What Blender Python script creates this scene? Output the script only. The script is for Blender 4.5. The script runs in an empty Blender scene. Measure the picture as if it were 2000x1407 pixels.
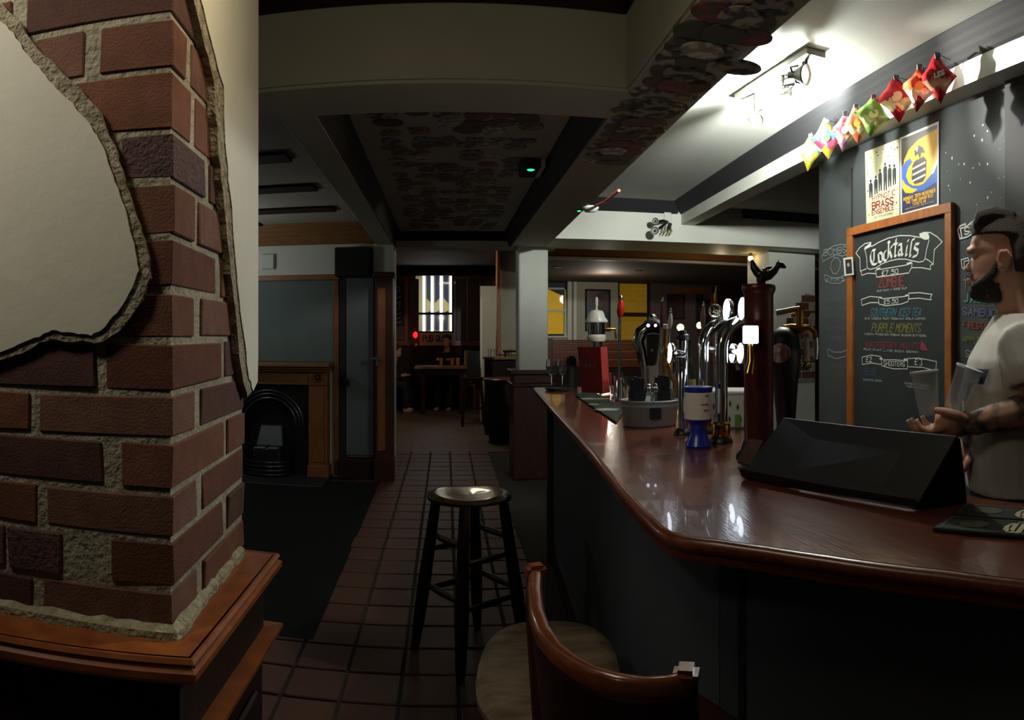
import bpy, bmesh, math, random
from math import sin, cos, tan, atan2, pi, radians, sqrt
from mathutils import Vector, Matrix
random.seed(7)
scene = bpy.context.scene
COL = scene.collection
H = 1.40                 # eye height of the photographer
U0, VH, F = 870.0, 655.0, 1300.0   # centre column, horizon row and pixels per radian of the 2000x1407 panorama

# ---------------------------------------------------------------- camera, world, lights, exposure
cd = bpy.data.cameras.new('camera')
cd.type = 'PANO'
cd.panorama_type = 'CENTRAL_CYLINDRICAL'
cd.central_cylindrical_range_u_min = -U0 / F
cd.central_cylindrical_range_u_max = (2000 - U0) / F
cd.central_cylindrical_range_v_min = -(1407 - VH) / F
cd.central_cylindrical_range_v_max = VH / F
cd.central_cylindrical_radius = 1.0
cd.clip_start = 0.02
cam = bpy.data.objects.new('camera', cd)
cam.location = (0, 0, H)
cam.rotation_euler = (pi / 2, 0, 0)
COL.objects.link(cam)
scene.camera = cam

w = bpy.data.worlds.new('world'); scene.world = w; w.use_nodes = True
w.node_tree.nodes['Background'].inputs[0].default_value = (0.5, 0.55, 0.6, 1)
w.node_tree.nodes['Background'].inputs[1].default_value = 0.02

def light(name, kind, loc, power, col, size=0.1, target=None, angle=60, blend=0.5):
    l = bpy.data.lights.new(name, kind); l.energy = power; l.color = col
    if kind == 'AREA':
        l.size = size
    else:
        l.shadow_soft_size = size
    if kind == 'SPOT':
        l.spot_size = radians(angle); l.spot_blend = blend
    o = bpy.data.objects.new(name, l); o.location = loc; COL.objects.link(o)
    if target is not None:
        o.rotation_euler = (Vector(target) - Vector(loc)).to_track_quat('-Z', 'Y').to_euler()
    return o

LAMP_A = (1.585, 2.66, 2.505)   # lit head of the ceiling spot bar
LAMP_B = (1.54, 2.47, 2.52)
light('spot_bulb', 'POINT', (1.56, 2.68, 2.45), 30.0, (0.97, 1.0, 0.93), 0.03)
light('spot_back_glow', 'SPOT', (1.545, 2.72, 2.44), 270.0, (0.97, 1.0, 0.93), 0.04, (1.515, 3.32, 3.24), 152, 0.45)
light('spot_beam', 'SPOT', (1.478, 2.43, 2.515), 130, (1.0, 0.96, 0.86), 0.010, (2.0, 1.55, 2.33), 52, 0.8)
light('spot_beam_near', 'SPOT', (1.56, 2.64, 2.50), 82, (0.95, 0.98, 1.0), 0.02, (-0.43, 1.15, 1.62), 32, 0.7)
light('bar_side_spot', 'SPOT', (1.15, 1.25, 2.6), 26, (1.0, 0.95, 0.85), 0.04, (1.45, 1.28, 1.4), 58, 0.9)
light('pillar_lamp', 'SPOT', (-0.98, 0.24, 2.42), 34, (1.0, 0.95, 0.82), 0.13, (-0.80, 0.86, 1.95), 84, 1.0)
light('front_room_lamp', 'POINT', (-0.15, 0.95, 2.05), 4.3, (1.0, 0.86, 0.60), 0.12)
light('fireside_fill', 'POINT', (-2.3, 5.5, 2.0), 9.0, (0.95, 1.0, 0.97), 0.12)  # added fill hidden behind the brick pillar, brightens the fireplace wall
light('far_room_lamp', 'AREA', (0.1, 9.6, 2.7), 8.0, (1.0, 0.85, 0.62), 0.5, (0.1, 9.6, 0))
light('back_bar_lamp', 'POINT', (2.3, 9.4, 2.1), 14.0, (1.0, 0.9, 0.75), 0.08)
light('hanging_bulb', 'POINT', (3.05, 6.95, 2.13), 3.0, (1.0, 0.8, 0.5), 0.03)

vs = scene.view_settings
scene.display_settings.display_device = 'sRGB'
vs.view_transform = 'Standard'; vs.look = 'None'; vs.exposure = 0.0; vs.gamma = 1.0
vs.use_curve_mapping = False

# ---------------------------------------------------------------- where the photograph's points lie in the room
def AZ(px): return (px - U0) / F
def TN(py): return (VH - py) / F
def D(px, py, d):
    a = AZ(px); return Vector((d * sin(a), d * cos(a), H + TN(py) * d))
def Zp(px, py, z): return D(px, py, (z - H) / TN(py))
def Yp(px, py, Y): return D(px, py, Y / cos(AZ(px)))
def plane_pt(px, py, p0, n, off=0.0):
    a = AZ(px); u = Vector((sin(a), cos(a))); nn = Vector(n).normalized()
    d = (off + Vector(p0).dot(nn)) / u.dot(nn)
    return D(px, py, d)
WALL0, WALLN = (2.03, 1.813), (-0.9985, 0.0547)
def WP(px, py, off=0.004): return plane_pt(px, py, WALL0, WALLN, off)
WN = Vector((-0.9985, 0.0547, 0))

# ---------------------------------------------------------------- materials
def srgb(h):
    h = h.lstrip('#'); r = []
    for i in (0, 2, 4):
        c = int(h[i:i + 2], 16) / 255; r.append(c / 12.92 if c <= 0.04045 else ((c + 0.055) / 1.055) ** 2.4)
    return (*r, 1)
MATS = {}
def M(name, col, rough=0.6, metal=0.0, col2=None, scale=12.0, stretch=(1, 1, 1), bump=0.0, bscale=None, emit=None, spec=0.5,
      glass=False, detail=4.0, sharp=None, coat=0.0):
    m = bpy.data.materials.new(name); m.use_nodes = True
    nt = m.node_tree; N = nt.nodes; L = nt.links
    p = N['Principled BSDF']
    c1 = srgb(col) if isinstance(col, str) else col
    p.inputs['Base Color'].default_value = c1
    p.inputs['Roughness'].default_value = rough; p.inputs['Metallic'].default_value = metal
    p.inputs['Specular IOR Level'].default_value = spec
    p.inputs['Coat Weight'].default_value = coat
    if glass:
        p.inputs['Transmission Weight'].default_value = 1.0; p.inputs['IOR'].default_value = 1.45
    if emit:
        p.inputs['Emission Color'].default_value = c1; p.inputs['Emission Strength'].default_value = emit
    if col2 or bump:
        tc = N.new('ShaderNodeTexCoord'); mp = N.new('ShaderNodeMapping'); mp.inputs['Scale'].default_value = stretch
        L.new(tc.outputs['Object'], mp.inputs['Vector'])
    if col2:
        nz = N.new('ShaderNodeTexNoise'); nz.inputs['Scale'].default_value = scale; nz.inputs['Detail'].default_value = detail
        L.new(mp.outputs[0], nz.inputs['Vector'])
        rp = N.new('ShaderNodeValToRGB'); a, b = sharp or (0.3, 0.7)
        rp.color_ramp.elements[0].position = a; rp.color_ramp.elements[1].position = b
        rp.color_ramp.elements[0].color = c1; rp.color_ramp.elements[1].color = srgb(col2)
        L.new(nz.outputs['Fac'], rp.inputs[0]); L.new(rp.outputs[0], p.inputs['Base Color'])
    if bump:
        nb = N.new('ShaderNodeTexNoise'); nb.inputs['Scale'].default_value = bscale or scale * 2; nb.inputs['Detail'].default_value = 5
        L.new(mp.outputs[0], nb.inputs['Vector'])
        bp = N.new('ShaderNodeBump'); bp.inputs['Strength'].default_value = bump; bp.inputs['Distance'].default_value = 0.01
        L.new(nb.outputs['Fac'], bp.inputs['Height']); L.new(bp.outputs[0], p.inputs['Normal'])
    MATS[name] = m
    return m

BR = [M('brick_%d' % i, a, 0.9, col2=b, scale=28, bump=0.3, bscale=260, spec=0.2) for i, (a, b) in enumerate(
    [('#613d2e', '#704936'), ('#553528', '#623d2f'), ('#6a4635', '#5c3c2e'), ('#4b332d', '#563b31'), ('#624337', '#725143')])]
BRDARK = M('brick_dark', '#4a3a3a', 0.9, col2='#5d4540', scale=50, bump=0.7, bscale=130, spec=0.2)
MORTAR = M('mortar', '#a39a84', 0.95, col2='#877f6b', scale=30, bump=0.7, bscale=110, spec=0.1)
PLASTER = M('plaster', '#c6c0ae', 0.8, col2='#beb8a6', scale=6, bump=0.12, bscale=25, spec=0.25)
PLEDGE = M('plaster_broken_edge', '#a39883', 0.95, col2='#73664f', scale=45, bump=1.0, bscale=110, spec=0.1)
PAINT = M('cream_paint', '#aeab9b', 0.8, col2='#a5a292', scale=3, bump=0.05, bscale=40, spec=0.3)
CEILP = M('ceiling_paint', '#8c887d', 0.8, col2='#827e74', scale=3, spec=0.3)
WHITE = M('white_paint', '#d2d4cb', 0.6, col2='#cacdc4', scale=4, bump=0.04, bscale=30, spec=0.3)
DKWOOD = M('dark_wood', '#2e1a11', 0.65, col2='#20120b', scale=9, stretch=(1, 8, 8), spec=0.2)
DKWOODX = M('dark_wood_upright', '#4a2717', 0.4, col2='#331a10', scale=9, stretch=(8, 8, 1), spec=0.4)
REDWOOD = M('mahogany', '#7a3a22', 0.3, col2='#5d2917', scale=10, stretch=(1.5, 9, 9), bump=0.03, spec=0.5, coat=0.2)
OAK = M('oak', '#936a42', 0.45, col2='#7c5632', scale=9, stretch=(1, 8, 8), spec=0.4)
OAKV = M('oak_upright', '#8f5a33', 0.45, col2='#784826', scale=9, stretch=(8, 8, 1), spec=0.4)
COUNTER = M('varnished_counter', '#7a4232', 0.19, col2='#5f3025', scale=7, stretch=(7, 1, 7), bump=0.05, bscale=22, spec=0.6, coat=0.3)
SLATE = M('slate_paint', '#3c4142', 0.75, col2='#353a3b', scale=5, spec=0.3)
CHALKB = M('chalkboard', '#232727', 0.7, col2='#292d2d', scale=4, spec=0.3)
BLUEB = M('blue_grey_board', '#65716f', 0.7, col2='#5f6b6a', scale=4, spec=0.3)
BARF = M('bar_front_paint', '#494d55', 0.7, col2='#43474f', scale=5, spec=0.3)
BLACK = M('black_plastic', '#131314', 0.4)
BLACKM = M('black_matt', '#16171a', 0.8)
GLOSSB = M('black_board', '#20242b', 0.5, spec=0.5, col2='#20242b', scale=6)
IRON = M('cast_iron', '#1c1c1d', 0.45, 0.5, bump=0.2, bscale=60)
STEEL = M('brushed_steel', '#8c8f92', 0.3, 1.0)
CHROME = M('chrome', '#c9ccd0', 0.08, 1.0)
DULL = M('dull_aluminium', '#8f9391', 0.55, 0.15, col2='#84888a', scale=6)
BRASS = M('brass', '#b08a3c', 0.22, 1.0)
COPPER = M('copper_brown', '#5a2c1e', 0.33, 0.35, col2='#4a2318', scale=5)
TILE = [M('quarry_tile_%d' % i, a, 0.55, col2=b, scale=9, bump=0.15, bscale=50, spec=0.4) for i, (a, b) in enumerate(
    [('#58372a', '#4b2d21'), ('#523427', '#5d3b2e'), ('#4a2c22', '#563629'), ('#593a2b', '#4f3123')])]
GROUT = M('grout', '#3f3933', 0.95, col2='#332e29', scale=30)
FARFLOOR = M('worn_boards', '#6d5a45', 0.6, col2='#544534', scale=5, stretch=(6, 1, 1), spec=0.4)
CARPET = M('dark_carpet', '#212422', 1.0, col2='#181a19', scale=80, bump=0.4, bscale=300, spec=0.1)
CHALK = M('chalk_white', '#d8d8d2', 0.9)
CHK = {k: M('chalk_' + k, c, 0.9) for k, c in dict(red='#8a3833', blue='#3a6676', yellow='#736f33', crimson='#7a2732', orange='#803f24',
       tan='#7c735c', teal='#3f947f', violet='#5f6390', olive='#6c6c38', grey='#8c9090', navy='#33426a', dim='#46545e').items()}
SKIN = M('skin', '#c4957d', 0.55, col2='#b4836d', scale=18, spec=0.4)
HAIR = M('dark_hair', '#241a14', 0.7, col2='#352519', scale=60, stretch=(1, 1, 4), bump=0.6, bscale=140)
GLASS = M('clear_glass', '#f4f8f8', 0.04, glass=True)
FROST = M('grey_plastic', '#87898a', 0.5)
def E_(name, col, s): return M(name, col, 0.5, emit=s)
LEDW = E_('badge_light', '#e6efff', 9.0)
REDL = E_('red_light', '#ff1418', 5.0)
GRNL = E_('green_light', '#1fd67a', 3.0)
WARM = E_('warm_bulb', '#ffd27a', 9.0)
TUBE = E_('window_tube', '#eef2ff', 5.0)
YEL = E_('yellow_lit_blind', '#d2a41e', 0.42)
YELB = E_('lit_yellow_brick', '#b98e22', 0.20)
BULB = E_('spot_bulb_face', '#fff4dc', 40.0)

# ---------------------------------------------------------------- mesh building
class MB:
    def __init__(s): s.v = []; s.f = []; s.m = []
    def add(s, v, f, m=0):
        b = len(s.v); s.v += [tuple(x) for x in v]; s.f += [tuple(b + i for i in x) for x in f]; s.m += [m] * len(f); return s
    def box(s, c, d, rz=0.0, m=0, R=None):
        R = R or Matrix.Rotation(rz, 3, 'Z'); c = Vector(c); d = Vector(d) / 2
        v = [c + R @ Vector((x * d.x, y * d.y, z * d.z)) for x in (-1, 1) for y in (-1, 1) for z in (-1, 1)]
        return s.add(v, [(0, 1, 3, 2), (4, 6, 7, 5), (0, 4, 5, 1), (2, 3, 7, 6), (0, 2, 6, 4), (1, 5, 7, 3)], m)
    def b2(s, lo, hi, m=0):
        return s.box([(a + b) / 2 for a, b in zip(lo, hi)], [abs(b - a) for a, b in zip(lo, hi)], m=m)
    def prism(s, pts, vec, m=0, ms=None):
        n = len(pts); vec = Vector(vec); a = [Vector(p) for p in pts]; b = [p + vec for p in a]
        s.add(a + b, [tuple(range(n - 1, -1, -1)), tuple(range(n, 2 * n))], m)
        o = len(s.v) - 2 * n
        for i in range(n):
            j = (i + 1) % n; s.f.append((o + i, o + j, o + n + j, o + n + i)); s.m.append(m if ms is None else ms)
        return s
    def poly(s, pts, m=0): return s.add(pts, [tuple(range(len(pts)))], m)
    def lathe(s, prof, c=(0, 0, 0), n=20, R=None, m=0, sx=1, sy=1):
        R = R or Matrix.Identity(3); c = Vector(c); k = len(prof); v = []
        for (r, z) in prof:
            for i in range(n):
                a = 2 * pi * i / n; v.append(c + R @ Vector((r * cos(a) * sx, r * sin(a) * sy, z)))
        f = []
        for j in range(k - 1):
            for i in range(n):
                i2 = (i + 1) % n; f.append((j * n + i, j * n + i2, (j + 1) * n + i2, (j + 1) * n + i))
        if prof[0][0] > 1e-5: f.append(tuple(range(n - 1, -1, -1)))
        if prof[-1][0] > 1e-5: f.append(tuple((k - 1) * n + i for i in range(n)))
        return s.add(v, f, m)
    def tube(s, pts, r, n=8, m=0, cap=True, flat=None):
        P = [Vector(p) for p in pts]; k = len(P); rs = r if isinstance(r, (list, tuple)) else [r] * k
        v = []; up = None
        for i in range(k):
            t = (P[min(i + 1, k - 1)] - P[max(i - 1, 0)]).normalized()
            if up is None:
                up = Vector((0, 0, 1)) if abs(t.z) < 0.9 else Vector((1, 0, 0))
            u = (up - t * up.dot(t)).normalized(); up = u; w_ = t.cross(u)
            for j in range(n):
                a = 2 * pi * j / n; v.append(P[i] + (u * cos(a) * (flat or 1) + w_ * sin(a)) * rs[i])
        f = [(i * n + j, i * n + (j + 1) % n, (i + 1) * n + (j + 1) % n, (i + 1) * n + j) for i in range(k - 1) for j in range(n)]
        if cap: f += [tuple(range(n - 1, -1, -1)), tuple((k - 1) * n + j for j in range(n))]
        return s.add(v, f, m)
    def ball(s, c, r, n=14, k=9, R=None, m=0):
        r = (r, r, r) if not isinstance(r, (list, tuple)) else r
        R = R or Matrix.Identity(3); c = Vector(c); v = [c + R @ Vector((0, 0, -r[2]))]
        for j in range(1, k):
            p = -pi / 2 + pi * j / k
            for i in range(n):
                a = 2 * pi * i / n; v.append(c + R @ Vector((r[0] * cos(p) * cos(a), r[1] * cos(p) * sin(a), r[2] * sin(p))))
        v.append(c + R @ Vector((0, 0, r[2]))); f = []
        for i in range(n): f.append((0, 1 + (i + 1) % n, 1 + i))
        for j in range(k - 2):
            for i in range(n):
                a = 1 + j * n; f.append((a + i, a + (i + 1) % n, a + n + (i + 1) % n, a + n + i))
        a = 1 + (k - 2) * n
        for i in range(n): f.append((a + i, a + (i + 1) % n, len(v) - 1))
        return s.add(v, f, m)
    def sweep(s, path, prof, m=0, side=1, cap=True):
        # prof: (outward offset, z) along a plan path; outward = right of travel * side
        P = [Vector(p[:2]) for p in path]; k = len(P); v = []; n = len(prof)
        for i in range(k):
            t0 = (P[i] - P[i - 1]).normalized() if i else None
            t1 = (P[i + 1] - P[i]).normalized() if i < k - 1 else None
            t0 = t0 or t1; t1 = t1 or t0
            n0 = Vector((t0.y, -t0.x)); n1 = Vector((t1.y, -t1.x)); b = (n0 + n1).normalized(); b = b / max(0.3, b.dot(n0))
            for (o, z) in prof:
                q = P[i] + b * o * side; v.append((q.x, q.y, z))
        f = [(i * n + j, i * n + (j + 1) % n, (i + 1) * n + (j + 1) % n, (i + 1) * n + j) for i in range(k - 1) for j in range(n)]
        if cap: f += [tuple(range(n)), tuple((k - 1) * n + j for j in range(n))]
        return s.add(v, f, m)
    def ribbon(s, pts, nrm, w, nib=None, m=0):
        P = [Vector(p) for p in pts]; nrm = Vector(nrm)
        for i in range(len(P) - 1):
            t = P[i + 1] - P[i]
            if t.length < 1e-6: continue
            q = Vector(nib) if nib is not None else nrm.cross(t.normalized()) * w / 2
            e = t.normalized() * w * 0.3 if nib is None else Vector()
            if nib is not None and nrm.dot(q.cross(t)) < 0: q = -q
            s.add([P[i] - q - e, P[i] + q - e, P[i + 1] + q + e, P[i + 1] - q + e], [(0, 1, 2, 3)], m)
        return s
    def mesh(s, name, mats, smooth=None, bevel=0.0, seg=1):
        me = bpy.data.meshes.new(name); me.from_pydata(s.v, [], s.f)
        for mt in (mats if isinstance(mats, (list, tuple)) else [mats]): me.materials.append(mt)
        me.polygons.foreach_set('material_index', s.m)
        bm = bmesh.new(); bm.from_mesh(me)
        bmesh.ops.recalc_face_normals(bm, faces=bm.faces)
        if bevel: bmesh.ops.bevel(bm, geom=[e for e in bm.edges if len(e.link_faces) == 2 and e.calc_face_angle(0) > 0.5], offset=bevel, segments=seg, affect='EDGES', clamp_overlap=True)
        bm.to_mesh(me); bm.free()
        if smooth is not None:
            me.shade_smooth(); me.set_sharp_from_angle(angle=radians(smooth))
        return me

def link(name, me, parent=None):
    o = bpy.data.objects.new(name, me); COL.objects.link(o)
    if parent is not None:
        o.parent = parent; o.matrix_parent_inverse = parent.matrix_basis.inverted()
    return o
def O(name, mb, mats, parent=None, smooth=None, bevel=0.0, seg=1, label=None):
    o = link(name, mb.mesh(name, mats, smooth, bevel, seg), parent)
    if label: o['label'] = label
    return o
def tag(o, label, cat, group=None):
    o['label'] = label; o['category'] = cat
    if group: o['group'] = group
    return o
def T(name, label, cat, loc=(0, 0, 0), group=None):
    o = bpy.data.objects.new(name, None); COL.objects.link(o); o.location = loc
    o.empty_display_size = 0.05
    o.matrix_basis = Matrix.Translation(Vector(loc))
    return tag(o, label, cat, group)
def S(name, mb, mats, parent=None, label=None, **k):
    o = O(name, mb, mats, parent, **k)
    if parent is None: o['kind'] = 'structure'
    if label: o['label'] = label
    return o
def copy_thing(root, loc, label=None, rz=0.0, scale=None):
    r = root.copy(); COL.objects.link(r); r.location = loc; r.rotation_euler = (0, 0, rz)
    if label: r['label'] = label
    if scale: r.scale = (scale,) * 3
    for ch in root.children:
        c = ch.copy(); COL.objects.link(c); c.parent = r; c.matrix_parent_inverse = ch.matrix_parent_inverse.copy()
        for g in ch.children:
            q = g.copy(); COL.objects.link(q); q.parent = c; q.matrix_parent_inverse = g.matrix_parent_inverse.copy()
    return r
def rotto(v): return Vector((0, 0, 1)).rotation_difference(Vector(v).normalized()).to_matrix()

# ---------------------------------------------------------------- the room shell
ZB, ZC, ZF, ZBAR = 2.266, 2.415, 2.62, 2.633
fl = S('floor', MB().b2((-3, -2.5, -0.06), (7.5, 13.2, -0.004)), GROUT)
O('floorboards', MB().b2((-2.9, 7.95, -0.004), (7.4, 13.0, 0.002)), FARFLOOR, fl)
tiles = {}
for iy in range(31):
    for ix in range(6):
        x0 = -0.861 + 0.2286 * ix; y0 = 0.90 + 0.2286 * iy
        key = random.randrange(4), random.randrange(3)
        if key not in tiles:
            b = MB().box((0.1143, 0.1143, 0.001), (0.214, 0.214, 0.012), radians((key[1] - 1) * 0.5))
            tiles[key] = b.mesh('tile', TILE[key[0]], bevel=0.004)
        o = link('tile', tiles[key], fl); o.location = (x0, y0, random.uniform(-0.0015, 0.0012))
        o.matrix_parent_inverse = Matrix()
S('wall_left', MB().b2((-3.1, -2.5, 0), (-3, 13, 2.8)), PAINT)
S('wall_behind', MB().b2((-3, -2.6, 0), (7.5, -2.5, 2.8)), PAINT)
S('wall_outer_right', MB().b2((7.5, -2.5, 0), (7.6, 13, 2.8)), PAINT)
S('wall_fireside', MB().b2((-3, 6.5, 0), (-0.5, 6.75, 2.75)), WHITE)
# ceilings of the bays
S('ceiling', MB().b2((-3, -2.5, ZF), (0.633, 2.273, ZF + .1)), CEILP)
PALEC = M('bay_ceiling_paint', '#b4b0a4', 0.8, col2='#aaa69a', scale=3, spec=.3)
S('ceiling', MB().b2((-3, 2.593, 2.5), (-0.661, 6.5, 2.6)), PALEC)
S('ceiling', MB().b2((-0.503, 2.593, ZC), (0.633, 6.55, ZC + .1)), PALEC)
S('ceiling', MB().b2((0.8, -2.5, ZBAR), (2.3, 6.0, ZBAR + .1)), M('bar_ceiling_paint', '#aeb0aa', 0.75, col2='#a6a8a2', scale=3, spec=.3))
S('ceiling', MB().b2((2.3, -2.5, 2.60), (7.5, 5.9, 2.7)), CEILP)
S('ceiling', MB().b2((-3, 6.7, 2.75), (7.5, 13, 2.85)), PAINT)
# plaster beams
def plan(poly, z0, z1): return MB().prism([(x, y, z0) for x, y in poly], (0, 0, z1 - z0))
S('beam', plan([(-3, 2.273), (0.7, 2.273), (0.7, 2.593), (-3, 2.593)], ZB, 2.72), PAINT, bevel=0.012, seg=2)
S('beam', plan([(-0.661, 2.58), (-0.503, 2.58), (-0.503, 6.6), (-0.661, 6.6)], ZB + 0.001, 2.6), PAINT, bevel=0.008)
S('beam', plan([(0.633, -2.5), (0.84, -2.5), (0.905, 1.3), (0.985, 5.87), (0.985, 6.6), (0.633, 6.6)], ZB + 0.0005, 2.72), PAINT, bevel=0.01, seg=2)
S('beam', plan([(-0.70, 6.55), (1.1, 6.55), (1.1, 6.8), (-0.70, 6.8)], ZB + 0.002, 2.8), PAINT)
S('beam', plan([(0.98, 5.87), (2.06, 5.83), (3.57, 5.67), (7.5, 5.5), (7.5, 6.5), (0.98, 6.56)], ZB, 2.72), WHITE)
def xface(y): return 1.914 + 0.0579 * (y - 1.71)
def xwall(y): return 2.03 + 0.0548 * (y - 1.813)
S('beam', plan([(xface(-2.4), -2.4), (xwall(-2.4) + .03, -2.4), (xwall(5.9) + .03, 5.9), (xface(5.9), 5.9)], 2.43, 2.72), WHITE)
# mouldings: dark timber cornices (stepped sections)
def cor(z0, z1, w, n=5):
    pts = [(0, z0)]
    for i in range(n):
        a = w * (i + 1) / n; b = z0 + (z1 - z0) * (i + 1) / n
        pts += [(a - w / n * 0.45, z0 + (z1 - z0) * (i + 0.35) / n), (a, b - (z1 - z0) / n * 0.15)]
    return pts + [(w, z1), (0, z1)]
S('trim_1', MB().sweep([(-0.503, 6.55), (-0.503, 2.593)], cor(ZB + .004, ZC, 0.06), side=-1), DKWOOD)
S('trim_2', MB().sweep([(0.633, 2.593), (0.633, 6.55)], cor(ZB + .004, ZC, 0.056), side=-1), DKWOOD)
S('trim_3', MB().sweep([(0.633, 6.55), (-0.503, 6.55)], cor(ZB + .065, ZC, 0.07), side=-1), DKWOOD)
S('trim_4', MB().b2((-3, 2.12, 2.532), (0.633, 2.273, 2.62)).b2((0.54, -2.4, 2.532), (0.633, 2.12, 2.62)), DKWOOD, bevel=0.01)
S('trim_5', MB().sweep([(-0.661, 2.593), (-0.661, 6.5)], cor(2.33, 2.5, 0.06, 3), side=-1), DKWOOD)
S('trim_6', MB().sweep([(-0.661, 6.5), (-3, 6.5)], cor(2.30, 2.5, 0.13), side=-1), OAK)
S('trim_7', MB().sweep([(xface(-2.4), -2.4), (xface(5.87), 5.87)], cor(2.525, ZBAR, 0.09, 4), side=-1), BLACKM)
S('trim_8', MB().sweep([(2.12, 5.83), (0.985, 5.87)], cor(2.525, ZBAR, 0.09, 4), side=-1), BLACKM)
S('trim_9', MB().sweep([(7.5, 5.5), (3.57, 5.67), (2.75, 5.76)], cor(2.52, 2.6, 0.07, 2), side=-1), BLACKM)
# timber joists of the recessed bay in front of the fireplace, and its small trims
for i, y in enumerate((3.02, 3.86, 4.72, 5.56)):
    S('beam', MB().b2((-3, y, 2.482), (-0.95, y + 0.20, 2.502)), DKWOOD, bevel=0.004)
S('trim_10', MB().b2((-1.88, 5.86, 2.485), (-1.80, 6.38, 2.502)), DKWOOD)

# the column at the end of the bar and its boxed timber base
col = S('column', MB().b2((0.715, 6.46, 1.05), (1.005, 6.75, ZB + 0.01)), WHITE, bevel=0.012)
O('plinth', MB().b2((0.655, 6.40, 0), (1.05, 6.80, 0.90)).b2((0.64, 6.385, 0.90), (1.065, 6.815, 0.93)).b2((0.66, 6.405, 0.93), (1.045, 6.795, 1.02)).b2((0.63, 6.375, 1.02), (1.075, 6.825, 1.06)), M('dark_mahogany', '#4a2a20', 0.4, col2='#38201a', scale=9, stretch=(8, 8, 1)), col, bevel=0.006)

# the chalkboard-painted wall behind the bar, with its dark end post
wr = S('wall_right', plan([(xwall(1.76), 1.76), (xwall(3.364), 3.364), (xwall(3.364) + .25, 3.38), (xwall(1.76) + .25, 1.76)], 0, 2.44), SLATE)
S('trim_11', plan([(2.0, 1.58), (xwall(1.80) - 0.02, 1.80), (2.3, 1.80), (2.3, 1.58)], 0, 2.43), BLACKM)
S('wall_right', plan([(1.99, -2.4), (2.03, 1.2), (2.3, 1.2), (2.3, -2.4)], 0, 2.43), SLATE)
S('trim_12', MB().prism([WP(1663, 330, 0.0), WP(1665.5, 328, 0.0), WP(1665.5, 470, 0.0), WP(1663, 470, 0.0)], WN * 0.004), BLACKM)
random.seed(3)
for i in range(26):      # chips of white in the dark paint
    px = random.uniform(1845, 1962); py = random.uniform(215, 410)
    c = WP(px, py, 0.0); r = random.choice((.002, .003, .005))
    if i < 1: chips = MB()
    chips.ball(c, (0.0012, r, r * random.uniform(.7, 1.6)), 6, 4)
O('paint_chips', chips, WHITE, wr)['kind'] = 'stuff'

# rooms beyond
wf = S('wall_far', MB().b2((-3, 13.0, 0), (-0.62, 13.2, 2.8)).b2((0.16, 13.0, 0), (1.2, 13.2, 2.8)).b2((-0.62, 13.0, 0), (0.16, 13.2, 1.45)).b2((-0.62, 13.0, 2.60), (0.16, 13.2, 2.8)), REDWOOD)
for x in (0.2, 0.45, 0.7, -0.72, -1.0, -1.3):
    O('panel', MB().b2((x, 12.975, 1.3), (x + 0.2, 13.0, 2.5)), DKWOODX, wf, bevel=0.015)
S('trim_13', MB().b2((-3, 12.9, 2.56), (1.1, 13.0, 2.76)), DKWOOD, bevel=0.02)
S('wall_nook', MB().b2((0.76, 9.6, 0), (1.12, 9.75, 2.75)), PAINT)
S('wall_nook', MB().b2((0.565, 10.8, 0), (0.85, 10.9, 2.2)), WHITE)
S('trim_14', MB().b2((0.74, 9.56, 0.9), (0.80, 9.78, 2.75)), OAKV, bevel=0.008)
S('wall_far_right', MB().b2((1.1, 11.0, 0), (1.55, 11.2, 2.4)).b2((2.03, 11, 0), (2.92, 11.2, 2.4)).b2((1.55, 11, 0), (2.03, 11.2, 1.38)).b2((2.92, 11, 0), (3.50, 11.2, 0.95)), PAINT)
S('wall_far_right', MB().b2((3.5, 11.0, 0), (7.5, 11.2, 2.4)), M('brown_paint', '#5a4a44', 0.8))
S('ceiling', MB().b2((1.06, 7.7, 2.30), (7.5, 11.2, 2.75)), M('brown_ceiling', '#4a3c32', 0.8))
S('trim_15', MB().sweep([(7.5, 7.7), (1.06, 7.7)], cor(2.315, 2.46, 0.12, 5), side=-1), OAK)
S('trim_16', MB().b2((1.06, 7.62, 2.285), (7.5, 7.7, 2.315)), WHITE)
S('trim_17', MB().b2((4.62, 10.93, 0.9), (4.74, 11.0, 2.25)).b2((3.95, 10.93, 2.15), (4.74, 11.0, 2.25)), OAKV)
S('trim_18', MB().b2((4.80, 10.9, 0), (5.3, 11.0, 2.3)), DKWOODX)

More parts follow.
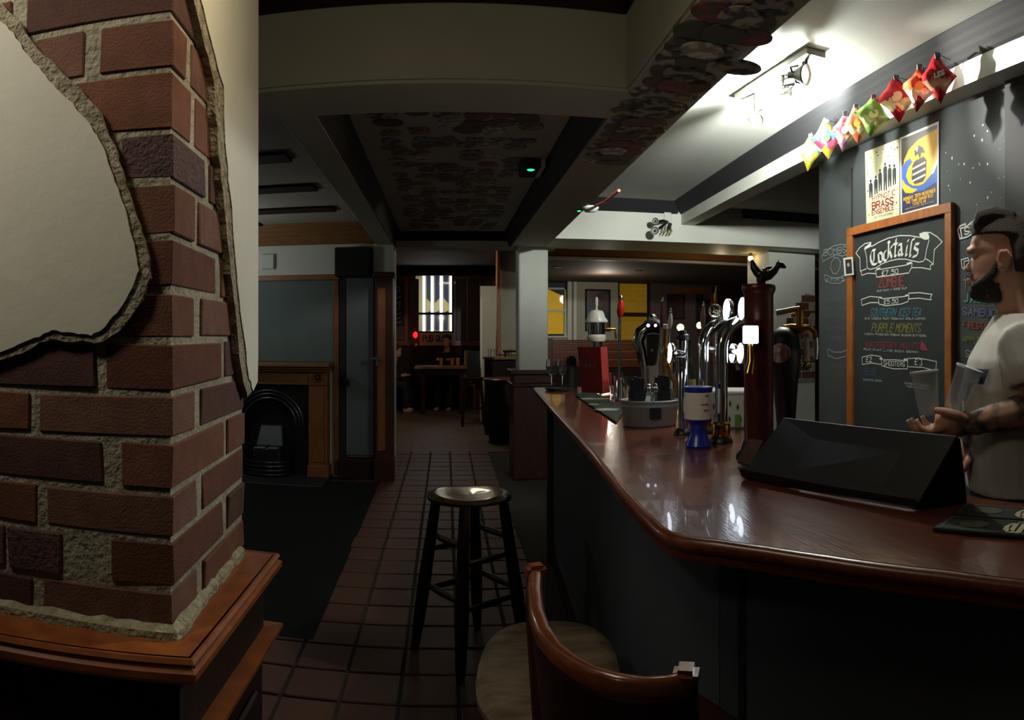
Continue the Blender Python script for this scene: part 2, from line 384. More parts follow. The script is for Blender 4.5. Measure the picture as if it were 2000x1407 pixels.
# window at the far end: sashes, light tubes behind the glass, and the dark shapes of the street
w1 = S('window_1', MB().b2((-0.62, 13.02, 1.45), (-0.585, 13.1, 2.6)).b2((0.125, 13.02, 1.45), (0.16, 13.1, 2.6)).b2((-0.62, 13.02, 2.565), (0.16, 13.1, 2.6)).b2((-0.62, 13.02, 1.45), (0.16, 13.1, 1.48)), DKWOOD)
O('sash_bar', MB().b2((-0.62, 13.0, 1.80), (0.16, 13.06, 1.845)), BLACKM, w1)
O('pane', MB().b2((-0.585, 13.08, 1.48), (0.125, 13.086, 2.565)), GLASS, w1)
S('wall_street', MB().b2((-1.6, 13.5, 0.8), (1.2, 13.55, 3.1)), M('glowing_street_wall', '#8f7f48', 0.8, col2='#6d6f78', scale=2.2, emit=0.45))  # wall glows by emission: light outside the window put into its colour
for i, x in enumerate((-0.43, -0.265, -0.085, 0.11)):
    if i == 0: S('trim_21', MB().b2((-.62, 13.27, 1.40), (.2, 13.505, 1.438)), BLACKM)
    t = T('light_tube', 'bright white upright light tube behind the far window, %s from the left' % ('first', 'second', 'third', 'fourth')[i], 'lamp', (x, 13.3, 1.46), 'light tubes behind the far window')
    O('tube', MB().tube([(x, 13.3, 1.47), (x, 13.3, 2.62)], 0.026, 10), TUBE, t, smooth=40)
    O('end_cap', MB().tube([(x, 13.3, 1.44), (x, 13.3, 1.47)], 0.03, 10), STEEL, t, smooth=40)
    g = tag(O('banner', MB().prism([(x + .05, 13.488, 2.62), (x + .14, 13.488, 2.62), (x + .145, 13.488, 2.05 + .1 * (i % 2)), (x + .05, 13.488, 2.15 - .1 * (i % 2))], (0, .01, 0))
            .prism([(x + .05, 13.488, 1.85), (x + .14, 13.488, 1.9), (x + .13, 13.488, 1.5), (x + .05, 13.488, 1.5)], (0, .01, 0)), M('banner_cloth_%d' % i, '#1c2436', 0.8)),
            'dark hanging strip seen through the far window, %s from the left' % ('first', 'second', 'third', 'fourth')[i], 'banner', 'dark strips outside the far window')
# yellow lit windows of the right-hand room
w2 = S('window_2', MB().b2((1.55, 11.02, 1.38), (1.585, 11.12, 2.2)).b2((1.995, 11.02, 1.38), (2.03, 11.12, 2.2)).b2((1.55, 11.02, 2.17), (2.03, 11.12, 2.2)).b2((1.55, 10.97, 1.36), (2.07, 11.12, 1.39)), WHITE)
O('sash_bar', MB().b2((1.585, 11.03, 1.80), (1.995, 11.08, 1.835)), WHITE, w2)
O('pane', MB().b2((1.585, 11.09, 1.39), (1.995, 11.096, 2.17)), GLASS, w2)
b = O('blind', MB().prism([(1.585, 11.13, 1.42), (1.995, 11.13, 1.42), (1.995, 11.13, 2.06), (1.75, 11.13, 2.17), (1.585, 11.13, 2.17)], (0, .01, 0)), YEL, w2)
S('trim_19', MB().b2((2.03, 10.93, 0.9), (2.10, 11.0, 2.3)).b2((2.13, 10.94, 0.9), (2.19, 11.0, 2.3)), WHITE, bevel=0.008)
w3 = S('window_3', MB().b2((2.92, 11.02, 0.95), (2.95, 11.12, 2.3)).b2((3.47, 11.02, 0.95), (3.50, 11.12, 2.3)).b2((2.92, 11.0, 1.72), (3.50, 11.1, 1.79)), DKWOOD)
O('pane', MB().b2((2.95, 11.09, 0.98), (3.47, 11.096, 2.3)), GLASS, w3)
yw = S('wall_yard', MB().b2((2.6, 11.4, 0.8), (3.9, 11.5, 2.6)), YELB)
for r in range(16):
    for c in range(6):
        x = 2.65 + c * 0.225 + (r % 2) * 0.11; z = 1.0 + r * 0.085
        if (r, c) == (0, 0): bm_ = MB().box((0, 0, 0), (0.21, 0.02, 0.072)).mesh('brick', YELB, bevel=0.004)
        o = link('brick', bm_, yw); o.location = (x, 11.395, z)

# ---------------------------------------------------------------- the brick pillar
C0 = Vector((-0.4064, 0.931, 0)); E1 = Vector((-0.983, -0.185, 0)); E2 = Vector((-0.052, 0.9986, 0))
N1 = Vector((0.185, -0.983, 0)); N2 = Vector((0.9986, 0.052, 0))
def fa(px):      # distance along the front face from the corner
    a = AZ(px); u = Vector((sin(a), cos(a), 0)); d = C0.dot(N1) / u.dot(N1); return (u * d - C0).dot(E1)
def rb(px):      # distance along the right-hand face from the corner
    a = AZ(px); u = Vector((sin(a), cos(a), 0)); d = C0.dot(N2) / u.dot(N2); return (u * d - C0).dot(E2)
pil = S('pillar', MB().prism([C0 + E1 * a + E2 * b + Vector((0, 0, 0.93)) for a, b in ((.0025, .0025), (.56, .0025), (.56, .437), (.0025, .437))], (0, 0, 1.69)), MORTAR,
        label='exposed brick pillar with patches of broken cream plaster on a wooden plinth')
LINES = [0.944, 1.009, 1.088, 1.161, 1.2375, 1.3117, 1.392, 1.469, 1.55, 1.636, 1.713, 1.807, 1.888, 1.963, 2.04, 2.117, 2.194, 2.271, 2.35, 2.43, 2.51, 2.60]
FR = [[(-60, 62), (85, 0)], [(-60, 8), (17, 121), (218, 0)], [(-60, 70), (92, 0)], [(-60, 200), (238, 0)], [(-60, 60), (77, 0)], [(-60, 185), (207, 0)], [(-60, 225), (236, 0)],
      [(-60, 190), (205, 0)], [(-60, 225), (240, 0)], [(100, 222), (236, 0)], [(-60, 130), (150, 0)], [(-60, 52), (70, 165), (195, 0)], [(-60, 25), (53, 0)]]
RI = [[(0, 384), (397, 476)], [(0, 434), (444, 476)], [(0, 383), (396, 476)], [(0, 434), (444, 476)], [(0, 380), (393, 476)], [(0, 430), (440, 478)], [(0, 378), (393, 478)],
      [(0, 422), (432, 478)], [(0, 378), (388, 478)], [(0, 400), (410, 478)], [(0, 372), (382, 478)], [(0, 362), (374, 478)], [(0, 385), (396, 478)]]
random.seed(11)
def brick(a0, a1, b0, b1, z0, z1, mt):
    J = lambda s=0.0022: random.uniform(-s, s)
    v = [C0 + E1 * (a + J()) + E2 * (b + J()) + Vector((0, 0, z + J())) for a in (a0, a1) for b in (b0, b1) for z in (z0, z1)]
    mb = MB().add(v, [(0, 1, 3, 2), (4, 6, 7, 5), (0, 4, 5, 1), (2, 3, 7, 6), (0, 2, 6, 4), (1, 5, 7, 3)])
    O('brick', mb, mt, pil, bevel=0.0022)
for i in range(21):
    k = i if i < 13 else (i % 2) + 9
    z0, z1 = LINES[i] + 0.0055, LINES[i + 1] - 0.0055
    cf = [s for s in FR[k] if s[1] == 0][0]; cr = [s for s in RI[k] if s[0] == 0][0]
    pick = lambda: random.choice(BR)
    brick(-random.uniform(.0, .003), fa(cf[0]), 0, rb(cr[1]), z0, z1, BRDARK if i == 9 else pick())
    for s in FR[k]:
        if s[1]: brick(max(fa(s[1]), .02), min(fa(s[0]), .55), -random.uniform(0, .003), 0.06, z0, z1, BRDARK if (i == 1 and s[0] == 17) else pick())
    for s in RI[k]:
        if s[0]: brick(-random.uniform(0, .003), 0.06, rb(s[0]), min(rb(s[1]), .436), z0, z1, pick())
def jag(pts, n, amp):
    out = []
    for i, (x, y) in enumerate(pts[:-1]):
        x2, y2 = pts[i + 1]
        for k in range(n):
            t = k / n; out.append((x + (x2 - x) * t + (random.uniform(-amp, amp) if k else 0), y + (y2 - y) * t + (random.uniform(-amp, amp) if k else 0)))
    return out + [pts[-1]]
def face_pt(px, py, n, off): return plane_pt(px, py, C0, n, off)
TH = 0.017
edge = jag([(-70, -10), (5, 45), (35, 72), (60, 112), (90, 147), (118, 180), (150, 208), (185, 252), (208, 292), (222, 335), (240, 385), (255, 430), (268, 480), (277, 530), (265, 562), (235, 612), (205, 645), (185, 656), (150, 650), (110, 645), (75, 660), (35, 678), (-70, 715)], 4, 2.2)
O('plaster_patch', MB().prism([face_pt(x, y, N1, 0.001) for x, y in edge], N1 * TH, 0, 1), [PLASTER, PLEDGE], pil, label='cream plaster patch left on the front of the pillar')
# thicker crumbling backing seen along the broken edge
rim = jag([(-70, -55), (10, 12), (45, 48), (78, 100), (120, 140), (160, 175), (200, 222), (226, 285), (240, 330), (256, 380), (276, 440), (290, 490), (297, 545), (280, 590), (245, 640), (205, 668), (150, 668), (108, 662), (75, 676), (35, 694), (-70, 735)], 3, 3)
O('plaster_backing', MB().prism([face_pt(x, y, N1, 0.0005) for x, y in rim], N1 * 0.0135), PLEDGE, pil)
L2 = [(300, -330), (330, -200), (373, 0), (398, 95), (420, 170), (423, 280), (433, 378), (443, 497), (450, 572), (460, 650), (470, 730), (480, 764)]
edge2 = jag(L2, 4, 1.5) + [(489, 745), (490, 700), (490.5, 0), (491, -330)]
O('plaster_patch', MB().prism([face_pt(x, y, N2, 0.001) for x, y in edge2], N2 * TH, 0, 1), [PLASTER, PLEDGE], pil, label='cream plaster strip down the far edge of the pillar')
rim2 = jag([(285, -330), (318, -200), (360, 0), (384, 95), (403, 170), (410, 280), (421, 378), (433, 497), (441, 572), (450, 650), (459, 730), (470, 775)], 4, 2) + [(480, 764), (480, 700), (480, -300)]
O('plaster_backing', MB().prism([face_pt(x, y, N2, 0.0005) for x, y in rim2], N2 * 0.015), PLEDGE, pil)
fil = MB()
P_ = [C0 + E1 * 0.45, C0 + E1 * .22, C0 + N1 * .003 + N2 * .003, C0 + E2 * .22, C0 + E2 * .43]
pp = []
for i in range(len(P_) - 1):
    for k in range(10): pp.append(P_[i].lerp(P_[i + 1], k / 10) + Vector((0, 0, 0.944)))
fil.tube(pp, [random.uniform(.011, .019) for _ in pp], 6)
O('mortar_fillet', fil, M('pale_mortar', '#b5ad8c', 0.95, col2='#8a8266', scale=40, bump=1, bscale=100), pil)

# the timber plinth under it
pl = T('pillar_plinth', 'orange-brown panelled wooden plinth under the brick pillar', 'plinth', (-0.5, 1.1, 0))
def off(d): return [(-0.343 - .62 * .966, 0.87 - .62 * .259), (-0.343, 0.87), (-0.345, 1.364), (-0.95, 1.40)]
path = off(0)
def ins(d):
    p = [Vector(q) for q in path]; n1 = Vector((.259, -.966)); n2 = Vector((1, 0)); n3 = Vector((0.06, 1))
    a = p[0] - n1 * d; bcorner = p[1] - n1 * d - n2 * d; c = p[2] - n2 * d - n3 * d; e = p[3] - n3 * d
    return [tuple(a), tuple(bcorner), tuple(c), tuple(e)]
CAPW = M('plinth_cap_wood', '#a05a2a', 0.32, col2='#7c4020', scale=8, stretch=(3, 3, 8), spec=0.5, coat=0.2)
O('cap', plan(ins(.004), 0.918, 0.940), CAPW, pl, bevel=0.006, seg=2)
O('cap_moulding', MB().sweep(ins(0.012), [(0, .905), (.010, .905), (.0155, .912), (.0155, .922), (.006, .928), (.012, .934), (.008, .940), (0, .940)], side=1), CAPW, pl)
O('upper_panel', plan(ins(.028), 0.79, 0.915), DKWOOD, pl)
O('dado_rail', MB().sweep(ins(0.03), [(0, .755), (.012, .758), (.03, .772), (.036, .782), (.036, .790), (0, .793)], side=1), CAPW, pl)
O('lower_panel', plan(ins(.03), 0.0, 0.757), DKWOOD, pl)
q = ins(.028)
for (A, B) in ((q[0], q[1]), (q[1], q[2])):
    A, B = Vector(A), Vector(B); t = (B - A).normalized()
    for z0, z1 in ((.10, .70),):
        a, b_ = A + t * .09, B - t * .07
        nn = Vector((t.y, -t.x))
        O('raised_panel', MB().prism([(a.x, a.y, z0), (b_.x, b_.y, z0), (b_.x, b_.y, z1), (a.x, a.y, z1)], (nn.x * .012, nn.y * .012, 0)), DKWOOD, pl, bevel=.008)
# second plastered pillar beyond the bar, brick showing low down
p2 = S('pillar', MB().b2((3.17, 6.0, 0), (3.72, 6.5, ZB + .05)), WHITE, label='white plastered pillar beyond the bar with brick showing low down')
random.seed(5)
for r in range(11):
    z = 0.95 + r * 0.08
    for c in range(3):
        x0 = 3.185 + c * .185 - (.09 if r % 2 else 0); x1 = x0 + .172
        lim = 3.17 if r < 4 else 3.17 + .04 + (r - 4) * .055
        x0 = max(x0, lim); x1 = min(x1, 3.715)
        if x1 - x0 > .03: O('brick', MB().b2((x0, 5.985, z), (x1, 6.05, z + .068)), random.choice(BR), p2, bevel=.004)
O('mortar_bed', MB().prism([(3.172, 5.99, .9), (3.718, 5.99, .9), (3.718, 5.99, 1.82), (3.60, 5.99, 1.84), (3.42, 5.99, 1.55), (3.172, 5.99, 1.28)], (0, .02, 0)), MORTAR, p2)

# ---------------------------------------------------------------- the fireplace wall
random.seed(21)
fp = T('fireplace', 'oak fireplace surround with black cast iron arched insert and grate', 'fireplace', (-1.72, 6.4, 0))
O('mantel_shelf', MB().b2((-2.38, 6.20, 1.095), (-1.099, 6.5, 1.13)).b2((-2.34, 6.24, 1.07), (-1.11, 6.5, 1.096)).b2((-2.31, 6.28, 1.045), (-1.13, 6.5, 1.071)), OAK, fp, bevel=.006)
O('frieze', MB().b2((-2.3, 6.35, .915), (-1.135, 6.5, 1.046)).b2((-2.3, 6.335, .915), (-1.13, 6.36, .932)), OAK, fp, bevel=.004)
for x in (-1.325, -2.30):
    O('pilaster', MB().b2((x, 6.35, 0.02), (x + .19, 6.5, .915)).b2((x + .035, 6.343, .16), (x + .155, 6.352, .87)).b2((x - .01, 6.335, 0), (x + .20, 6.5, .13)), OAKV, fp, bevel=.005)
    O('corner_block', MB().b2((x, 6.335, .932), (x + .19, 6.36, 1.045)), OAK, fp, bevel=.003)
    r_ = MB()
    for rr in (.048, .032, .014):
        r_.lathe([(rr - .007, 0), (rr, .008), (rr + .007, 0)] if rr > .02 else [(rr, 0), (rr, .006), (0.001, .010)], (x + .095, 6.335, .988), 20, rotto((0, -1, 0)))
    O('roundel', r_, OAK, fp, smooth=40)
cx, cz = -1.735, 0.50
ar = [(cx + .36 * cos(a), cz + .36 * sin(a)) for a in [pi * i / 24 for i in range(25)]]
outer = [(-1.325, 0), (-1.325, .915), (-2.11, .915), (-2.11, 0)]
ring = [(cx + .27 * cos(pi * i / 24), cz + .27 * sin(pi * i / 24)) for i in range(25)]
ins_ = MB()
op = [(-1.325, .02), (-1.325, .915), (-2.11, .915), (-2.11, .02), (cx - .27, .02)] + list(reversed(ring)) + [(cx + .27, .02)]
ins_.prism([(x, 6.40, z) for x, z in op], (0, .03, 0))
O('iron_plate', ins_, IRON, fp)
for rad, rr, y in ((.35, .016, 6.395), (.318, .011, 6.39), (.275, .014, 6.395)):
    O('arch_moulding', MB().tube([(cx + rad * cos(pi * i / 24), y, cz + rad * sin(pi * i / 24)) for i in range(25)], rr, 8), M('polished_iron_%d' % int(rad * 1000), '#56585a', .28, .9), fp, smooth=50)
O('firebox', MB().b2((cx - .29, 6.49, 0), (cx + .29, 6.5, .8)).b2((cx - .29, 6.42, 0), (cx - .27, 6.5, .8)).b2((cx + .27, 6.42, 0), (cx + .29, 6.5, .8)), M('soot', '#0c0c0c', 1), fp)
gr = MB()
O('grate_back', MB().prism([(cx - .13, 6.36, .30), (cx + .15, 6.36, .30), (cx + .12, 6.44, .50), (cx - .10, 6.44, .50)], (0, .03, 0)), M('grey_iron', '#5f6466', .45, .6), fp, bevel=.01)
O('ash_box', MB().b2((cx - .13, 6.26, .12), (cx + .14, 6.34, .29)).b2((cx - .12, 6.25, .29), (cx + .0, 6.35, .303)).b2((cx + .015, 6.25, .29), (cx + .13, 6.35, .303)), M('grey_iron_2', '#565b5d', .4, .6), fp, bevel=.008)
for k in range(11):
    x = cx - .12 + k * .024; gr.tube([(x, 6.245, .12), (x, 6.245, .28)], .005, 6)
O('grate_bar', gr, IRON, fp)
for z, R_ in ((.13, .25), (.09, .255), (.05, .26), (.17, .245)):
    O('fender_bar', MB().tube([(cx + R_ * cos(a), 6.40 - .20 * sin(a), z) for a in [pi * i / 16 for i in range(17)]], .010, 7), MATS['polished_iron_275'], fp, smooth=50)
O('hearth', MB().b2((-2.38, 5.95, 0), (-1.11, 6.5, .025)), M('hearth_slate', '#26282a', .6, col2='#1e2021', scale=8), fp, bevel=.005)
ob = T('overmantel_board', 'large blank blue-grey chalkboard in an oak frame above the fireplace', 'chalkboard', (-1.75, 6.48, 1.13))
O('board', MB().b2((-2.45, 6.475, 1.14), (-1.08, 6.5, 1.95)), BLUEB, ob)
O('frame', MB().b2((-2.45, 6.45, 1.945), (-1.035, 6.5, 2.0)), OAK, ob, bevel=.005)
O('frame', MB().b2((-1.095, 6.452, 0.03), (-1.045, 6.5, 1.944)), OAKV, ob, bevel=.005)
tag(O('alarm_box', MB().b2((-1.835, 6.46, 2.07), (-1.705, 6.5, 2.215)).b2((-1.845, 6.49, 2.06), (-1.695, 6.502, 2.225)), WHITE, bevel=.006), 'small square white box high on the fireside wall', 'wall box')
spk = T('speaker', 'black box speaker high on the wall beside the fireside board', 'speaker', (-0.88, 6.4, 2.0))
O('cabinet', MB().b2((-1.06, 6.30, 1.965), (-0.70, 6.5, 2.245)), BLACKM, spk, bevel=.01)
O('grille', MB().b2((-1.04, 6.292, 1.985), (-0.72, 6.302, 2.225)), M('speaker_cloth', '#1d1c1a', .95, bump=.3, scale=200), spk)
dr = S('door_1', MB().b2((-0.965, 6.44, .23), (-0.70, 6.5, 1.96)), M('door_grey', '#5a6163', .7))
O('door_recess', MB().b2((-1.04, 6.46, .03), (-0.968, 6.505, 1.96)), BLACKM, dr)
O('door_edge', MB().b2((-0.70, 6.42, .05), (-0.672, 6.5, 1.96)), BLACKM, dr)
O('coat_hook', MB().tube([(-0.99, 6.46, 1.0), (-0.985, 6.38, .98), (-0.94, 6.36, .955), (-0.93, 6.36, .90)], [.015, .02, .022, .012], 7), BLACK, dr)
O('kick_board', MB().b2((-1.04, 6.36, 0.0), (-0.66, 6.5, .2)), DKWOOD, dr, bevel=.01)
ps = S('trim_20', MB().b2((-0.668, 6.30, 0), (-0.50, 6.52, 1.99)).b2((-0.69, 6.28, 1.95), (-0.48, 6.53, 2.0)).b2((-0.68, 6.285, 0), (-0.49, 6.53, .22)), DKWOODX, bevel=.006)
O('panel', MB().b2((-0.645, 6.292, .3), (-0.57, 6.302, 1.85)), OAKV, ps, bevel=.006)
O('latch', MB().b2((-0.72, 6.27, 1.165), (-0.60, 6.30, 1.195)).b2((-0.66, 6.27, 1.10), (-0.63, 6.30, 1.166)), STEEL, ps, bevel=.004)
S('column', MB().b2((-0.69, 6.36, 1.995), (-0.50, 6.55, ZB + .01)), WHITE)
tag(O('carpet', MB().prism([(-2.95, 2.98, 0), (-0.60, 2.98, 0), (-0.62, 6.26, 0), (-1.10, 6.26, 0), (-1.10, 5.94, 0), (-2.95, 5.94, 0)], (0, 0, .008)), CARPET, bevel=.003), 'dark threadbare carpet in front of the fireplace', 'carpet')

# ---------------------------------------------------------------- seats near the camera
random.seed(2)
STW = M('dark_stool_wood', '#2c1a11', .4, col2='#20130c', scale=10, stretch=(8, 8, 1))
STSEAT = M('polished_seat', '#35250f', .25, col2='#261a0a', scale=8, stretch=(1, 6, 3), spec=.6, coat=.4)
WORN = M('worn_elm_seat', '#8c7a62', .55, col2='#5c4836', scale=7, stretch=(1.2, 3.5, 2), bump=.1, sharp=(.35, .65))
st = T('bar_stool', 'tall dark wooden bar stool with a glossy dished saddle seat', 'stool', (0.105, 2.92, 0))
def seat_mesh(cx, cy, z, rx, ry, th, dish, p=2.3, rot=0.0, n=36, rings=9):
    mb = MB(); v = []
    R = Matrix.Rotation(rot, 2)
    for side in (0, 1):
        for j in range(rings + 1):
            t = j / rings
            for i in range(n):
                a = 2 * pi * i / n; c, s_ = cos(a), sin(a)
                x = math.copysign(abs(c) ** (2 / p), c) * rx * t; y = math.copysign(abs(s_) ** (2 / p), s_) * ry * t
                if side == 0:
                    zz = z - dish * max(0, (cos(min(1, abs(x / rx - .0) / .75) * pi) + 1) / 2) * (1 - .55 * abs(y / ry)) + dish * .35 * (1 - abs(x) / rx) * (1 - t) - th * .35 * max(0, (t - .85) / .15) ** 2
                else:
                    zz = z - th + .3 * th * max(0, (t - .8) / .2) ** 2
                q = R @ Vector((x, y)); v.append((cx + q.x, cy + q.y, zz))
    f = []
    m = (rings + 1) * n
    for b in (0, m):
        for j in range(rings):
            for i in range(n):
                i2 = (i + 1) % n; f.append((b + j * n + i, b + j * n + i2, b + (j + 1) * n + i2, b + (j + 1) * n + i))
    for i in range(n):
        i2 = (i + 1) % n; f.append((rings * n + i, rings * n + i2, m + rings * n + i2, m + rings * n + i))
    return mb.add(v, f)
O('seat', seat_mesh(.105, 2.92, .712, .185, .16, .035, .016, rot=.12), STSEAT, st, smooth=50)
corners = [(-1, -1), (1, -1), (1, 1), (-1, 1)]
def leg_at(sx, sy, z, spread=(.105, .175)):
    k = spread[0] + (spread[1] - spread[0]) * (1 - z / .68); ca, sa_ = cos(.6), sin(.6); return (.105 + (sx * ca - sy * sa_) * k, 2.92 + (sx * sa_ + sy * ca) * k, z)
for sx, sy in corners:
    zs = [0, .03, .1, .2, .3, .4, .5, .6, .685]; rs = [.017, .021, .025, .029, .030, .028, .026, .024, .021]
    O('leg', MB().tube([leg_at(sx, sy, z) for z in zs], rs, 9), STW, st, smooth=50)
for i in range(4):
    a, b = corners[i], corners[(i + 1) % 4]
    for z in ((.30, .52) if i % 2 else (.27, .45)):
        A, B = Vector(leg_at(*a, z)), Vector(leg_at(*b, z))
        O('stretcher', MB().tube([A.lerp(B, t) for t in (0, .2, .5, .8, 1)], [.010, .012, .016, .012, .010], 8), STW, st, smooth=50)
# low worn stool seat
lc = Vector((0.25, 1.60))
lo = T('wooden_stool', 'low stool with a worn bare wooden seat behind the curved-back chair', 'stool', (lc.x, lc.y, 0))
O('seat', seat_mesh(lc.x, lc.y, .60, .172, .275, .035, .004, p=2.6, rot=-.16), WORN, lo, smooth=50)
for sx, sy in corners:
    O('leg', MB().tube([(lc.x + sx * .155, lc.y + sy * .175, 0), (lc.x + sx * .13, lc.y + sy * .14, .3), (lc.x + sx * .1, lc.y + sy * .12, .572)], [.015, .021, .018], 9), STW, lo, smooth=50)
for z in (.2, .3):
    for sx in (-1, 1):
        O('stretcher', MB().tube([(lc.x + sx * .14, lc.y - .15, z), (lc.x + sx * .14, lc.y + .15, z)], .011, 8), STW, lo, smooth=50)
# chair with curved timber top rail and dark red leather back
CHW = M('chair_rail_wood', '#8a4a28', .22, col2='#6e371c', scale=9, stretch=(3, 3, 3), spec=.6, coat=.4)
CHD = M('chair_dark_wood', '#3a1f14', .4)
REDL_ = M('dark_red_leather', '#3f1416', .5, col2='#2f0f11', scale=14, bump=.1)
ch = T('bar_chair', 'bar chair with curved glossy wooden top rail and dark red leather back', 'chair', (.3, 1.0, 0))
railpx = [(1045, 1128), (1043, 1160), (1047, 1200), (1062, 1240), (1088, 1275), (1120, 1300), (1160, 1322), (1205, 1336), (1260, 1344), (1305, 1341), (1337, 1333)]
rail = [Zp(x, y, 1.0) for x, y in railpx]
# widen the bow a little with a flat section that rolls along its length
rl = MB()
prof = []
for i, p in enumerate(rail):
    t = (rail[min(i + 1, 10)] - rail[max(i - 1, 0)]).normalized(); n = Vector((t.y, -t.x, 0))
    prof.append([p + n * a + Vector((0, 0, b)) for a, b in [(q[0] * (1 if i < 4 else .75), q[1]) for q in ((-.011, -.012), (-.013, .002), (-.008, .010), (.004, .011), (.011, .004), (.010, -.012))]])
rl.add([q for r in prof for q in r], [(i * 6 + j, i * 6 + (j + 1) % 6, (i + 1) * 6 + (j + 1) % 6, (i + 1) * 6 + j) for i in range(10) for j in range(6)] + [tuple(range(6)), tuple(60 + j for j in range(6))])
O('top_rail', rl, CHW, ch, smooth=60)
back = MB(); k = len(rail); fr_, bk_ = [], []
for i, p in enumerate(rail):
    t = (rail[min(i + 1, 10)] - rail[max(i - 1, 0)]).normalized(); n = Vector((t.y, -t.x, 0))
    for z in (.985, .9, .80):
        fr_.append(Vector((p.x, p.y, z)) + n * .008 + Vector((.06, .015, 0)) * (.985 - z) * 2); bk_.append(fr_[-1] - n * .02)
f = [];
for i in range(k - 1):
    for j in range(2):
        a = i * 3 + j; f += [(a, a + 3, a + 4, a + 1), (a + 3 * k, a + 1 + 3 * k, a + 4 + 3 * k, a + 3 + 3 * k)]
    f += [(i * 3, 3 * k + i * 3, 3 * k + i * 3 + 3, i * 3 + 3), (i * 3 + 2, i * 3 + 5, 3 * k + i * 3 + 5, 3 * k + i * 3 + 2)]
f += [(0, 1, 1 + 3 * k, 3 * k), (1, 2, 2 + 3 * k, 1 + 3 * k), (3 * k - 3, 6 * k - 3, 6 * k - 2, 3 * k - 2), (3 * k - 2, 6 * k - 2, 6 * k - 1, 3 * k - 1)]
back.add(fr_ + bk_, f)
O('back_panel', back, REDL_, ch, smooth=40)
for p, lab in ((Zp(1046, 1120, 1.0), 0), (Zp(1340, 1327, 1.0), 1)):
    O('post', MB().tube([(p.x + .05, p.y + .02 * (1 - 2 * lab), 0), (p.x + .03, p.y, .5), (p.x, p.y, .93), (p.x, p.y, .995)], [.015, .019, .017, .015], 8), CHD, ch, smooth=50)
    O('post_cap', MB().box((p.x, p.y, 1.004), (.034, .030, .022), rz=.2 + lab * .9), CHW, ch, bevel=.006, seg=2)
sc_ = Vector((.335, .965))
O('seat', seat_mesh(sc_.x, sc_.y, .80, .11, .165, .05, 0, p=3.2, rot=.3), REDL_, ch, smooth=50)
for dx, dy in ((.035, .13), (.09, -.09)):
    O('leg', MB().tube([(sc_.x + dx, sc_.y + dy, 0), (sc_.x + dx * .8, sc_.y + dy * .8, .755)], [.014, .019], 8), CHD, ch, smooth=50)
O('foot_rail', MB().tube([(.24, 1.13, .3), (.36, 1.09, .3), (.41, .89, .3), (.36, .76, .3)], .011, 8), CHD, ch, smooth=50)

# ---------------------------------------------------------------- the far room
tb = T('dining_table', 'long wooden table in the far room with two people sitting at it', 'table', (-0.05, 12.0, 0))
O('tabletop', MB().b2((-0.55, 11.7, .80), (0.42, 12.3, .85)), OAK, tb, bevel=.01)
O('apron', MB().b2((-0.48, 11.76, .70), (0.35, 12.24, .80)), DKWOOD, tb)
for x in (-.4, .28):
    for y in (11.8, 12.2):
        O('leg', MB().lathe([(.03, 0), (.045, .08), (.03, .12), (.05, .3), (.035, .5), (.05, .62), (.04, .72)], (x, y, 0), 12), DKWOODX, tb, smooth=50)
bench = T('bench_seat', 'long dark bench with a high back under the far window', 'bench', (-.2, 12.8, 0))
O('back', MB().b2((-1.4, 12.82, .45), (0.8, 12.9, 1.20)), DKWOOD, bench, bevel=.01)
O('seat', MB().b2((-1.4, 12.45, .36), (0.26, 12.83, .41)), DKWOOD, bench, bevel=.01)
O('front', MB().b2((-1.4, 12.52, 0), (0.26, 12.56, .36)), DKWOOD, bench)
sg = T('window_notice', 'pale paper notice with dark capitals leaning below the far window', 'notice', (-.25, 12.95, 1.2))
O('paper', MB().b2((-.50, 12.955, 1.20), (.14, 12.97, 1.45)), M('pale_paper', '#a59c84', .8), sg)
lamp = T('red_lamp', 'small glowing red lamp below the far window', 'lamp', (-.58, 12.6, 1.2))
O('bulb', MB().lathe([(.001, 1.345), (.03, 1.36), (.045, 1.40), (.035, 1.44), (.001, 1.47)], (-.57, 12.6, 0), 12), REDL, lamp, smooth=60)
O('holder', MB().lathe([(.05, 1.2), (.05, 1.22), (.015, 1.24), (.02, 1.345)], (-.57, 12.6, 0), 12), BRASS, lamp, smooth=60)
cs = T('wall_chalkboard', 'narrow black chalkboard with white drawing left of the far window', 'chalkboard', (-.9, 12.95, 1.6))
O('board', MB().b2((-1.06, 12.93, 1.58), (-.80, 12.96, 2.42)), BLACKM, cs, bevel=.005)
hs = T('high_stool', 'high-backed dark stool near the doorway of the far room', 'stool', (.43, 10.3, 0))
O('seat', MB().lathe([(.16, .70), (.18, .715), (.18, .745), (.16, .75)], (.43, 10.3, 0), 20), DKWOOD, hs, smooth=40)
for sx, sy in corners:
    O('leg', MB().tube([(.43 + sx * .17, 10.3 + sy * .17, 0), (.43 + sx * .12, 10.3 + sy * .12, .71)], [.02, .018], 8), STW, hs, smooth=50)
O('foot_rest', MB().b2((.28, 10.13, .27), (.58, 10.16, .30)), DKWOOD, hs)
O('backrest', MB().prism([(.33, 10.42, .75), (.56, 10.42, .75), (.54, 10.47, 1.15), (.36, 10.47, 1.15)], (0, .03, 0)), BLACKM, hs, bevel=.01)
hw = S('wall_low', MB().b2((.56, 9.3, 0), (1.12, 9.58, 1.06)), DKWOOD)
O('shelf', MB().b2((.54, 9.2, 1.06), (1.14, 9.6, 1.10)), OAK, hw, bevel=.006)
O('rail', MB().b2((.80, 9.22, 1.16), (1.12, 9.26, 1.19)).b2((.82, 9.22, 1.1), (.84, 9.26, 1.17)).b2((1.08, 9.22, 1.1), (1.10, 9.26, 1.17)), DKWOOD, hw)
